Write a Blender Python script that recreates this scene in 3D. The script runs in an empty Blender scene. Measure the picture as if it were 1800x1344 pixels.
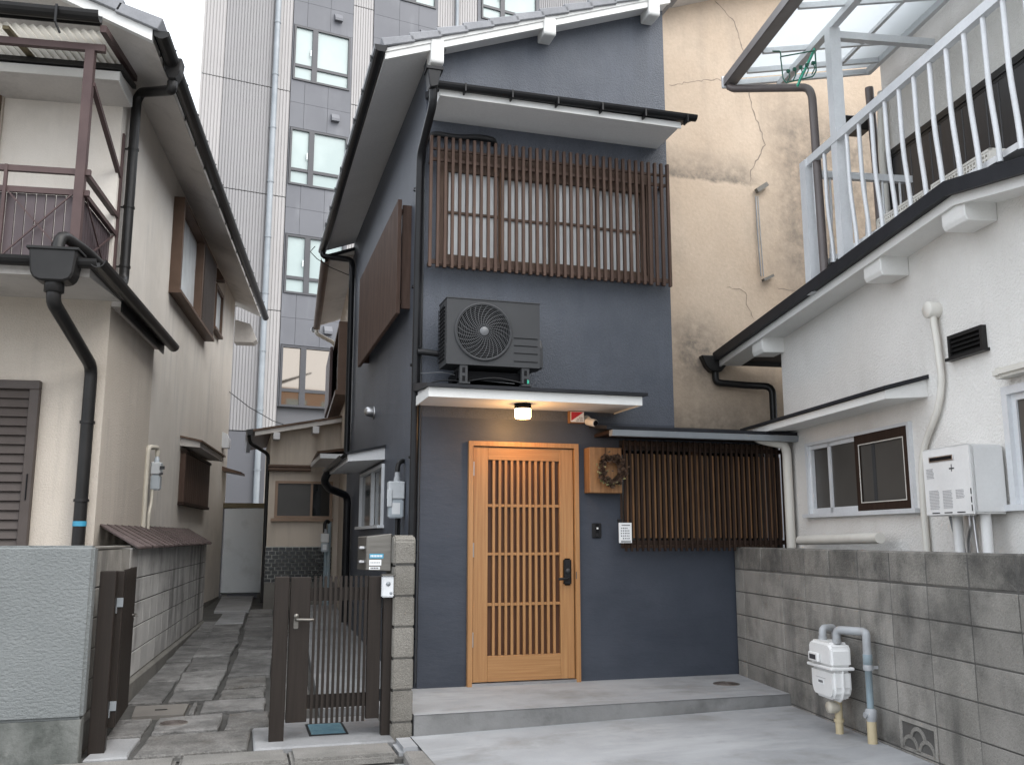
import bpy, bmesh, math, random
from mathutils import Vector, Matrix
random.seed(7)
R = math.radians
scn = bpy.context.scene
COL = scn.collection

# ---------------------------------------------------------------- camera
cam = bpy.data.cameras.new('camera'); cam_o = bpy.data.objects.new('camera', cam); COL.objects.link(cam_o)
cam.sensor_width = 36.0; cam.lens = 36.0 * 1620.0 / 1800.0
cam.clip_start = 0.05; cam.clip_end = 2000.0
cam_o.location = (0, 0, 1.42)
cam_o.rotation_euler = (R(90 + 9.57), 0, R(-16.4))
scn.camera = cam_o
# ---------------------------------------------------------------- sky, sun, exposure
SUN_EL, SUN_AZ = 52.0, 145.0          # degrees; azimuth clockwise from +Y (behind and right of the camera)
w = bpy.data.worlds.new('World'); scn.world = w; w.use_nodes = True
nt = w.node_tree; nt.nodes.clear()
sky = nt.nodes.new('ShaderNodeTexSky'); sky.sky_type = 'NISHITA'; sky.sun_disc = False
sky.sun_elevation = R(SUN_EL); sky.sun_rotation = R(SUN_AZ)
sky.air_density = 1.0; sky.dust_density = 4.0; sky.ozone_density = 1.0
hs = nt.nodes.new('ShaderNodeHueSaturation'); hs.inputs['Saturation'].default_value = 0.22
mixw = nt.nodes.new('ShaderNodeMix'); mixw.data_type = 'RGBA'; mixw.inputs[0].default_value = 0.75
mixw.inputs[7].default_value = (7.9, 8.35, 9.0, 1)   # an even layer of cloud over the clear sky
bg = nt.nodes.new('ShaderNodeBackground'); bg.inputs[1].default_value = 0.15
ow = nt.nodes.new('ShaderNodeOutputWorld')
nt.links.new(sky.outputs[0], hs.inputs['Color']); nt.links.new(hs.outputs[0], mixw.inputs[6])
nt.links.new(mixw.outputs[2], bg.inputs[0]); nt.links.new(bg.outputs[0], ow.inputs[0])
sl = bpy.data.lights.new('sun', 'SUN'); sl.energy = 1.2; sl.angle = R(60); sl.color = (1.0, 0.95, 0.88)
so = bpy.data.objects.new('sun', sl); COL.objects.link(so)
_d = Vector((math.sin(R(SUN_AZ)) * math.cos(R(SUN_EL)), math.cos(R(SUN_AZ)) * math.cos(R(SUN_EL)), math.sin(R(SUN_EL))))
so.rotation_euler = (-_d).to_track_quat('-Z', 'Y').to_euler(); so.location = (0, 0, 30)
vs = scn.view_settings; vs.view_transform = 'Standard'; vs.look = 'None'; vs.exposure = 1.0; vs.gamma = 1.0
vs.use_curve_mapping = False
scn.cycles.max_bounces = 14; scn.cycles.diffuse_bounces = 7; scn.cycles.glossy_bounces = 4

# ---------------------------------------------------------------- materials
MATS = {}
def mat(name, c1, c2=None, ns=1.5, st=(1, 1, 1), rough=0.8, bump=None, metal=0.0, stain=None, rnd=0.0, spec=0.5,
        grain=None, drip=None, mixr=(0.35, 0.65), trans=0.0, stain2=None, dens=6):
    """c1/c2 mottled by noise of scale ns (stretched by st); grain: fine colour noise; stain/drip: (colour, amount, scale)"""
    m = bpy.data.materials.new(name); m.use_nodes = True; t = m.node_tree; N = t.nodes; LK = t.links.new
    b = N['Principled BSDF']; b.inputs['Roughness'].default_value = rough; b.inputs['Metallic'].default_value = metal
    b.inputs['Specular IOR Level'].default_value = spec
    if trans: b.inputs['Transmission Weight'].default_value = trans
    geo = N.new('ShaderNodeNewGeometry'); pos = geo.outputs['Position']
    def mapped(sc):
        if sc == (1, 1, 1): return pos
        v = N.new('ShaderNodeVectorMath'); v.operation = 'MULTIPLY'; v.inputs[1].default_value = sc; LK(pos, v.inputs[0]); return v.outputs[0]
    def noise(sc, scale, detail=5, rg=0.6):
        n = N.new('ShaderNodeTexNoise'); n.inputs['Scale'].default_value = scale; n.inputs['Detail'].default_value = detail
        n.inputs['Roughness'].default_value = rg; LK(mapped(sc), n.inputs['Vector']); return n.outputs[0]
    def ramp(sock, a, z):
        r = N.new('ShaderNodeMapRange'); r.inputs[1].default_value = a; r.inputs[2].default_value = z; LK(sock, r.inputs[0]); return r.outputs[0]
    def mix(fac, A, Bc, mode='MIX'):
        x = N.new('ShaderNodeMix'); x.data_type = 'RGBA'; x.blend_type = mode
        for s, v in ((0, fac), (6, A), (7, Bc)):
            if hasattr(v, 'is_linked'): LK(v, x.inputs[s])
            else: x.inputs[s].default_value = v if s == 0 else (tuple(v) + (1,) if len(v) == 3 else v)
        return x.outputs[2]
    def mul(a, k):
        x = N.new('ShaderNodeMath'); x.operation = 'MULTIPLY'; LK(a, x.inputs[0])
        if hasattr(k, 'is_linked'): LK(k, x.inputs[1])
        else: x.inputs[1].default_value = k
        return x.outputs[0]
    col = None
    if c2 is not None: col = mix(ramp(noise(st, ns, dens), *mixr), c1, c2)
    else:
        rgb = N.new('ShaderNodeRGB'); rgb.outputs[0].default_value = tuple(c1) + (1,); col = rgb.outputs[0]
    if grain:
        g = noise((1, 1, 1), grain[0], 3, 0.7)
        r = N.new('ShaderNodeMapRange'); r.inputs[1].default_value = 0.3; r.inputs[2].default_value = 0.7
        r.inputs[3].default_value = 1 - grain[1]; r.inputs[4].default_value = 1 + grain[1]; LK(g, r.inputs[0])
        cx = N.new('ShaderNodeCombineColor'); [LK(r.outputs[0], cx.inputs[i]) for i in range(3)]
        col = mix(1.0, col, cx.outputs[0], 'MULTIPLY')
    if stain:
        f = mul(ramp(noise((1, 1, 1), stain[2], 6, 0.65), stain[3] if len(stain) > 3 else 0.52, 0.72), stain[1]); col = mix(f, col, stain[0])
    if stain2:      # (colour, amount, scale, stretch)
        f = mul(ramp(noise(stain2[3], stain2[2], 6, 0.65), 0.5, 0.7), stain2[1]); col = mix(f, col, stain2[0])
    if drip:
        f = mul(mul(ramp(noise((drip[2], drip[2], drip[2] * 0.09), 1.0, 6, 0.6), 0.48, 0.68), ramp(noise((1, 1, 1), 0.9, 3), 0.42, 0.6)), drip[1]); col = mix(f, col, drip[0])
    if rnd:
        oi = N.new('ShaderNodeObjectInfo'); r = N.new('ShaderNodeMapRange'); r.inputs[3].default_value = 1 - rnd; r.inputs[4].default_value = 1 + rnd
        LK(oi.outputs['Random'], r.inputs[0]); cx = N.new('ShaderNodeCombineColor'); [LK(r.outputs[0], cx.inputs[i]) for i in range(3)]
        col = mix(1.0, col, cx.outputs[0], 'MULTIPLY')
    LK(col, b.inputs['Base Color'])
    if bump:
        bn = N.new('ShaderNodeBump'); bn.inputs['Strength'].default_value = bump[1]; bn.inputs['Distance'].default_value = bump[2] if len(bump) > 2 else 0.01
        LK(noise(bump[3] if len(bump) > 3 else (1, 1, 1), bump[0], 4, 0.6), bn.inputs['Height']); LK(bn.outputs[0], b.inputs['Normal'])
    MATS[name] = m; return m

mat('navy', (0.053, 0.061, 0.078), (0.071, 0.080, 0.098), 1.6, rough=0.5, stain=((0.088, 0.098, 0.122), 0.6, 1.1), stain2=((0.042, 0.05, 0.068), 0.6, 1.8, (1, 1, .35)), bump=(85, 0.8, 0.010), grain=(75, 0.16), spec=0.5, drip=((0.1, 0.115, 0.15), 0.35, 5))
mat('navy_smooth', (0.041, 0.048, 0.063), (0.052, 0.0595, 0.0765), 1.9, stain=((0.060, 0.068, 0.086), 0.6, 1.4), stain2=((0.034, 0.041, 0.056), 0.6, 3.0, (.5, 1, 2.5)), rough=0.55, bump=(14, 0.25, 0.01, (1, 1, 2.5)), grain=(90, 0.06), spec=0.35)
mat('white_paint', (0.72, 0.72, 0.70), (0.66, 0.66, 0.64), 2.0, rough=0.6, grain=(60, 0.03))
mat('soffit', (0.68, 0.68, 0.68), (0.63, 0.63, 0.635), 1.5, rough=0.75, grain=(40, 0.04))
mat('soffit_beige', (0.60, 0.57, 0.535), (0.54, 0.51, 0.48), 1.5, rough=0.8, grain=(40, 0.05), stain=((0.24, 0.22, 0.2), 0.5, 1.6))
mat('black_metal', (0.010, 0.010, 0.011), (0.015, 0.0155, 0.017), 3, rough=0.3, spec=0.22, grain=(50, 0.1))
mat('dark_roof', (0.014, 0.015, 0.018), (0.022, 0.023, 0.027), 3, rough=0.5, spec=0.2, grain=(60, 0.1))
mat('roof_tile', (0.20, 0.205, 0.22), (0.26, 0.265, 0.28), 3, rough=0.6, grain=(50, 0.08), rnd=0.12, bump=(60, 0.2, 0.004))
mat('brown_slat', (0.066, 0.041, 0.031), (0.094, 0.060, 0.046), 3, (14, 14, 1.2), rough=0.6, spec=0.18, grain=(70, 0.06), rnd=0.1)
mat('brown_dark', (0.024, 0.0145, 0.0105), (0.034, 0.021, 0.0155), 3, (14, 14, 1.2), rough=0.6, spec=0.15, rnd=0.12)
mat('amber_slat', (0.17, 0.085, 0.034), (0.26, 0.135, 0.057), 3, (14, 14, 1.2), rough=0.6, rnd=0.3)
mat('door_wood', (0.31, 0.152, 0.056), (0.40, 0.212, 0.086), 2.5, (26, 26, 0.7), rough=0.45, grain=(120, 0.05), rnd=0.05)
mat('door_wood_h', (0.305, 0.149, 0.055), (0.39, 0.207, 0.083), 2.5, (0.9, 26, 30), rough=0.45, grain=(120, 0.05), rnd=0.05)
mat('box_wood', (0.19, 0.088, 0.032), (0.31, 0.16, 0.065), 2.2, (22, 22, 1.0), rough=0.6, grain=(90, 0.08), stain=((0.16, 0.07, 0.03), 0.6, 5))
mat('door_pane', (0.060, 0.027, 0.016), (0.105, 0.050, 0.028), 0.9, rough=0.3, spec=0.25)
mat('dark_glass', (0.012, 0.013, 0.014), rough=0.06, spec=0.8)
mat('grey_glass', (0.07, 0.08, 0.085), (0.10, 0.11, 0.11), 1.2, rough=0.12, spec=0.6)
mat('screen_mesh', (0.052, 0.048, 0.044), (0.075, 0.07, 0.063), 1.0, rough=0.4, spec=0.4)
mat('frost', (0.70, 0.73, 0.74), (0.52, 0.545, 0.555), 2.4, (3, 1, 0.6), rough=0.22, spec=0.6)
mat('curtain_pane', (0.35, 0.42, 0.41), (0.42, 0.49, 0.475), 0.7, (1, 1, 0.8), rough=0.18, spec=0.5)
mat('beige', (0.48, 0.425, 0.36), (0.56, 0.50, 0.43), 0.9, rough=0.9, bump=(75, 0.6, 0.012), grain=(110, 0.07), drip=((0.27, 0.245, 0.22), 0.35, 4))
mat('beige_fine', (0.60, 0.555, 0.495), (0.68, 0.635, 0.575), 0.9, rough=0.9, bump=(140, 0.45, 0.006), grain=(150, 0.06), drip=((0.30, 0.29, 0.275), 0.42, 3), stain=((0.36, 0.335, 0.305), 0.4, 0.7))
mat('beige_far', (0.50, 0.43, 0.355), (0.57, 0.50, 0.42), 0.8, rough=0.9, bump=(90, 0.3, 0.006), drip=((0.26, 0.22, 0.18), 0.5, 4))
mat('old_render', (0.45, 0.352, 0.262), (0.53, 0.43, 0.332), 0.7, rough=0.92, bump=(24, 0.35, 0.01), grain=(30, 0.06),
    stain=((0.27, 0.225, 0.18), 0.4, 0.95), drip=((0.22, 0.19, 0.16), 0.3, 3.2))
# the old render: a sooty band above a repaired patch, a soot bloom low down and a damp area to the right
_m = MATS['old_render']; _t = _m.node_tree; _N = _t.nodes; _K = _t.links.new
_b = _N['Principled BSDF']; _src = _b.inputs['Base Color'].links[0].from_socket
_g = _N.new('ShaderNodeNewGeometry'); _sx = _N.new('ShaderNodeSeparateXYZ'); _K(_g.outputs['Position'], _sx.inputs[0])
def _mr(s, a, b, c=0.0, d=1.0):
    r = _N.new('ShaderNodeMapRange'); r.inputs[1].default_value = a; r.inputs[2].default_value = b; r.inputs[3].default_value = c; r.inputs[4].default_value = d; _K(s, r.inputs[0]); return r.outputs[0]
def _ma(op, a, b):
    r = _N.new('ShaderNodeMath'); r.operation = op
    for i, v in enumerate((a, b)):
        if hasattr(v, 'is_linked'): _K(v, r.inputs[i])
        else: r.inputs[i].default_value = v
    return r.outputs[0]
_ns = _N.new('ShaderNodeTexNoise'); _ns.inputs['Scale'].default_value = 7; _ns.inputs['Detail'].default_value = 8; _ns.inputs['Roughness'].default_value = .7; _K(_g.outputs['Position'], _ns.inputs['Vector'])
_nz = _mr(_ns.outputs[0], .36, .62)
_X, _Z = _sx.outputs[0], _ma('ADD', _sx.outputs[2], _ma('MULTIPLY', _ma('SUBTRACT', _ns.outputs[0], .5), .12))
_band = _ma('MULTIPLY', _ma('MULTIPLY', _mr(_Z, 5.32, 5.36), _mr(_Z, 5.75, 5.36)), _mr(_X, 5.55, 5.30))
_dx = _ma('SUBTRACT', _sx.outputs[0], 4.62); _dz = _ma('SUBTRACT', _sx.outputs[2], 3.38)
_rad = _ma('SQRT', _ma('ADD', _ma('MULTIPLY', _dx, _dx), _ma('MULTIPLY', _dz, _dz)), 0.0)
_bloom = _mr(_rad, .55, .10)
_damp = _ma('MULTIPLY', _mr(_X, 5.5, 5.9, 0, .8), _ma('MULTIPLY', _mr(_Z, 6.6, 6.1), _mr(_Z, 3.6, 4.6)))
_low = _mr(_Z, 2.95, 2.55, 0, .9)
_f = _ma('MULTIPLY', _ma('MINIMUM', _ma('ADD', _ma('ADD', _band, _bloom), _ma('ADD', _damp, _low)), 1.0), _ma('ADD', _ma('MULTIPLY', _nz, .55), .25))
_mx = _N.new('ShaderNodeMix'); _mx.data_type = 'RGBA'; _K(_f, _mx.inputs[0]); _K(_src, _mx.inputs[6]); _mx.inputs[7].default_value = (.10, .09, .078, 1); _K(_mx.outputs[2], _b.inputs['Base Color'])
mat('white_stucco', (0.66, 0.645, 0.615), (0.74, 0.725, 0.695), 1.1, rough=0.85, bump=(62, 0.75, 0.014), grain=(80, 0.03), drip=((0.56, 0.54, 0.50), 0.45, 4))
mat('grey_render', (0.155, 0.167, 0.167), (0.18, 0.192, 0.192), 1.4, rough=0.85, bump=(38, 0.7, 0.02, (1, 1, 1.6)), grain=(60, 0.03), drip=((0.12, 0.127, 0.127), 0.35, 4))
mat('mossy_base', (0.06, 0.066, 0.06), (0.18, 0.185, 0.175), 3.2, (1, 1, 0.5), rough=0.9, bump=(50, 0.5, 0.01), stain=((0.03, 0.035, 0.03), 0.8, 6))
mat('block', (0.175, 0.167, 0.15), (0.26, 0.248, 0.226), 2.6, rough=0.95, bump=(70, 0.8, 0.01), grain=(120, 0.18), rnd=0.16, stain2=((0.30, 0.285, 0.26), 0.55, 2.6, (1, 1, .5)),
    stain=((0.045, 0.044, 0.042), 0.9, 1.9, 0.47), drip=((0.035, 0.035, 0.035), 0.85, 3.4))
mat('block_grimy', (0.12, 0.114, 0.102), (0.20, 0.19, 0.17), 3, rough=0.95, bump=(70, 0.8, 0.012), grain=(90, 0.25), rnd=0.15, stain=((0.035, 0.034, 0.033), 0.92, 2.4, 0.44), stain2=((0.27, 0.255, 0.23), 0.5, 5, (1, 1, .6)))
mat('block_pale', (0.42, 0.408, 0.39), (0.50, 0.488, 0.465), 2.2, rough=0.95, bump=(70, 0.5, 0.006), grain=(120, 0.10), rnd=0.09,
    stain=((0.15, 0.145, 0.14), 0.7, 1.9, 0.49), drip=((0.06, 0.06, 0.058), 0.95, 3.6))
mat('block_tan', (0.155, 0.145, 0.126), (0.22, 0.207, 0.184), 3, rough=0.95, bump=(90, 0.9, 0.012), grain=(130, 0.25), rnd=0.06, stain=((0.16, 0.145, 0.125), 0.6, 4))
mat('mortar', (0.065, 0.062, 0.058), (0.095, 0.092, 0.086), 5, rough=0.95, bump=(60, 0.4, 0.006))
mat('footing', (0.13, 0.122, 0.108), (0.18, 0.172, 0.155), 2, rough=0.95, bump=(50, 0.5, 0.01), stain=((0.08, 0.078, 0.07), 0.7, 2.5))
mat('concrete', (0.25, 0.257, 0.265), (0.325, 0.333, 0.343), 1.3, stain2=((0.40, 0.41, 0.42), 0.7, 1.6, (.5, 1.6, 1)), drip=None, rough=0.8, bump=(16, 0.25, 0.008), grain=(140, 0.05), stain=((0.155, 0.15, 0.138), 0.8, 1.5, 0.5))
mat('concrete_edge', (0.16, 0.16, 0.158), (0.22, 0.22, 0.218), 2.5, rough=0.85, bump=(50, 0.4, 0.008), stain=((0.10, 0.10, 0.097), 0.7, 4))
mat('apron', (0.20, 0.202, 0.206), (0.30, 0.302, 0.306), 1.5, rough=0.9, bump=(40, 0.3, 0.006), stain=((0.11, 0.11, 0.107), 0.75, 2.2), grain=(100, 0.1))
mat('paving', (0.090, 0.088, 0.085), (0.185, 0.181, 0.175), 3.2, stain2=((0.27, 0.265, 0.26), 0.5, 5, (1, 1, 1)), rough=0.85, bump=(34, 0.9, 0.02), grain=(90, 0.2), rnd=0.35, stain=((0.045, 0.043, 0.041), 0.85, 4.5))
mat('paving_rough', (0.10, 0.097, 0.091), (0.20, 0.193, 0.182), 6, rough=0.9, bump=(42, 1.0, 0.03, (1, 1.8, 1)), grain=(60, 0.3), rnd=0.15, stain=((0.10, 0.085, 0.07), 0.6, 5))
mat('path_bed', (0.035, 0.034, 0.031), (0.075, 0.073, 0.069), 2, rough=0.9, bump=(40, 0.6, 0.01), stain=((0.075, 0.072, 0.068), 0.8, 3), grain=(90, 0.15))
mat('street', (0.22, 0.218, 0.21), (0.28, 0.277, 0.268), 2, rough=0.95, bump=(120, 0.5, 0.01), grain=(160, 0.2), stain=((0.15, 0.148, 0.143), 0.6, 2))
mat('asphalt', (0.11, 0.11, 0.108), (0.17, 0.168, 0.16), 3, rough=0.95, bump=(120, 0.6, 0.01), grain=(200, 0.3))
mat('kerb', (0.16, 0.154, 0.142), (0.23, 0.22, 0.205), 3, rough=0.95, bump=(60, 0.9, 0.014), grain=(120, 0.25), stain=((0.13, 0.125, 0.115), 0.7, 4))
mat('gate_brown', (0.018, 0.0138, 0.0112), (0.025, 0.0192, 0.0157), 3, (20, 20, 0.8), rough=0.5, spec=0.22)
mat('balcony_brown', (0.070, 0.045, 0.044), (0.09, 0.060, 0.057), 3, rough=0.5, spec=0.25)
mat('balcony_board', (0.060, 0.042, 0.046), (0.075, 0.054, 0.058), 3, rough=0.5, rnd=0.08)
mat('steel', (0.52, 0.52, 0.52), (0.42, 0.42, 0.43), 5, rough=0.32, metal=0.9)
mat('steel_brown', (0.13, 0.12, 0.107), (0.17, 0.16, 0.143), 4, (1, 1, 8), rough=0.35, metal=0.75)
mat('alu', (0.66, 0.675, 0.69), (0.58, 0.595, 0.61), 3, rough=0.42, metal=0.1, grain=(50, 0.04))
mat('galv', (0.24, 0.262, 0.28), (0.31, 0.332, 0.35), 2.0, rough=0.5, metal=0.3)
mat('plastic_white', (0.70, 0.70, 0.69), (0.64, 0.64, 0.63), 4, rough=0.4, grain=(60, 0.03))
mat('plastic_meter', (0.47, 0.49, 0.50), (0.55, 0.57, 0.58), 6, rough=0.45, stain=((0.33, 0.33, 0.32), 0.4, 8))
mat('clear_cover', (0.42, 0.46, 0.49), rough=0.1, spec=0.7)
mat('cream_pipe', (0.55, 0.51, 0.43), (0.48, 0.445, 0.37), 4, rough=0.5)
mat('white_pipe', (0.64, 0.62, 0.57), (0.58, 0.56, 0.51), 3, rough=0.5, drip=((0.40, 0.37, 0.32), 0.5, 6))
mat('grey_pipe', (0.36, 0.375, 0.39), (0.28, 0.29, 0.30), 6, rough=0.5, stain=((0.2, 0.18, 0.16), 0.5, 9))
mat('bluegrey_pipe', (0.23, 0.30, 0.34), (0.28, 0.34, 0.37), 8, rough=0.5, stain=((0.35, 0.30, 0.22), 0.5, 10))
mat('tan_pipe', (0.50, 0.42, 0.27), (0.42, 0.35, 0.22), 6, rough=0.6)
mat('charcoal_pipe', (0.015, 0.0145, 0.0142), (0.022, 0.021, 0.0205), 3, rough=0.36, spec=0.25)
mat('brown_pipe', (0.105, 0.088, 0.085), (0.135, 0.115, 0.11), 3, rough=0.45)
mat('ac_grey', (0.040, 0.0415, 0.044), (0.047, 0.0485, 0.051), 2, rough=0.5, spec=0.25, grain=(120, 0.04))
mat('ac_dark', (0.007, 0.007, 0.008), rough=0.7, spec=0.15)
mat('ac_wire', (0.12, 0.124, 0.13), rough=0.4)
mat('clad_light', (0.35, 0.336, 0.33), (0.38, 0.365, 0.358), 0.4, rough=0.55)
mat('clad_mid', (0.245, 0.238, 0.24), (0.265, 0.258, 0.26), 0.4, rough=0.5)
mat('clad_dark', (0.115, 0.118, 0.132), (0.138, 0.141, 0.155), 0.5, rough=0.55, drip=((0.24, 0.245, 0.26), 0.4, 2), rnd=0.04)
mat('clad_base', (0.085, 0.087, 0.097), (0.10, 0.102, 0.114), 0.6, rough=0.5)
mat('joint_dark', (0.125, 0.125, 0.132), rough=0.8)
mat('win_frame', (0.050, 0.050, 0.055), rough=0.4, c2=(0.06, 0.06, 0.066))
mat('win_brown', (0.095, 0.060, 0.042), (0.125, 0.08, 0.057), 3, rough=0.5, spec=0.25)
mat('win_tan', (0.25, 0.165, 0.11), (0.30, 0.20, 0.135), 3, rough=0.5)
mat('poly_sheet', (0.60, 0.63, 0.64), (0.68, 0.71, 0.72), 1.4, rough=0.3, stain=((0.45, 0.47, 0.48), 0.4, 2), trans=0.0)
mat('poly_old', (0.55, 0.53, 0.48), (0.62, 0.60, 0.55), 1.2, (4, 1, 1), rough=0.5, stain=((0.36, 0.30, 0.22), 0.5, 3))
for _n in ('poly_sheet', 'poly_old'):                       # translucent plastic sheeting
    _m = MATS[_n]; _t = _m.node_tree; _b = _t.nodes['Principled BSDF']; _o = _t.nodes['Material Output']
    _tr = _t.nodes.new('ShaderNodeBsdfTranslucent'); _tr.inputs[0].default_value = (0.82, 0.86, 0.87, 1) if _n == 'poly_sheet' else (0.74, 0.71, 0.64, 1)
    _mx = _t.nodes.new('ShaderNodeMixShader'); _mx.inputs[0].default_value = 0.62 if _n == 'poly_sheet' else 0.55
    _t.links.new(_b.outputs[0], _mx.inputs[1]); _t.links.new(_tr.outputs[0], _mx.inputs[2]); _t.links.new(_mx.outputs[0], _o.inputs[0])
mat('shutter_brown', (0.070, 0.057, 0.051), (0.088, 0.073, 0.066), 3, rough=0.5, spec=0.25)
mat('black_shutter', (0.018, 0.018, 0.020), (0.032, 0.03, 0.032), 2, (6, 6, 0.5), rough=0.4)
mat('cap_brown', (0.085, 0.065, 0.062), (0.14, 0.108, 0.103), 3, (5, 5, 5), rough=0.75, spec=0.2, grain=(60, 0.12), rnd=0.15)
mat('tile_black', (0.010, 0.012, 0.012), (0.018, 0.02, 0.02), 4, rough=0.25, rnd=0.3)
mat('grout', (0.42, 0.42, 0.39), (0.48, 0.48, 0.45), 4, rough=0.9)
mat('olive', (0.14, 0.115, 0.065), (0.17, 0.14, 0.08), 3, rough=0.7)
mat('panel_white', (0.62, 0.655, 0.67), (0.68, 0.705, 0.715), 1.5, rough=0.5, stain=((0.30, 0.32, 0.31), 0.4, 3))
mat('lid_blue', (0.095, 0.20, 0.255), (0.14, 0.26, 0.31), 18, rough=0.5, grain=(120, 0.15))
mat('iron', (0.075, 0.062, 0.056), (0.115, 0.098, 0.09), 6, rough=0.6, metal=0.3, bump=(70, 0.6, 0.006))
mat('cover_grey', (0.13, 0.12, 0.11), (0.165, 0.155, 0.14), 3, rough=0.8, bump=(120, 0.4, 0.004))
mat('label_blue', (0.04, 0.27, 0.42), rough=0.5)
mat('label_white', (0.72, 0.73, 0.73), rough=0.5)
mat('ink', (0.03, 0.03, 0.035), rough=0.6)
mat('ink_grey', (0.36, 0.36, 0.37), rough=0.6)
mat('red', (0.42, 0.02, 0.03), rough=0.45)
mat('green', (0.012, 0.10, 0.065), rough=0.4)
mat('green_light', (0.03, 0.40, 0.26), rough=0.4)
mat('pine', (0.045, 0.024, 0.015), (0.12, 0.072, 0.045), 40, rough=0.8, grain=(90, 0.3))
mat('pine_leaf', (0.17, 0.18, 0.06), (0.25, 0.21, 0.11), 30, rough=0.7)
mat('crack', (0.23, 0.19, 0.155), rough=0.95)
mat('rubber', (0.012, 0.012, 0.013), rough=0.5, spec=0.3)
lm = bpy.data.materials.new('lamp_glass'); lm.use_nodes = True
_b = lm.node_tree.nodes['Principled BSDF']; _b.inputs['Base Color'].default_value = (0.9, 0.8, 0.65, 1)
_b.inputs['Emission Color'].default_value = (1.0, 0.60, 0.26, 1); _b.inputs['Emission Strength'].default_value = 6.0; MATS['lamp_glass'] = lm

# ---------------------------------------------------------------- builders
def frame(loc, cw=0.0):
    return Matrix.Translation(Vector(loc)) @ Matrix.Rotation(-R(cw), 4, 'Z')
def setp(o, label=None, cat=None, group=None, kind=None):
    if label: o['label'] = label
    if cat: o['category'] = cat
    if group: o['group'] = group
    if kind: o['kind'] = kind
    return o
def thing(name, label, cat, loc, cw=0.0, group=None):
    o = bpy.data.objects.new(name, None); COL.objects.link(o); o.empty_display_size = 0.2
    o.location = loc; o.rotation_euler = (0, 0, -R(cw)); o['M'] = 0; del o['M']
    return setp(o, label, cat, group)
def pmat(o):
    return Matrix.Translation(o.location) @ o.rotation_euler.to_matrix().to_4x4()

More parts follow.
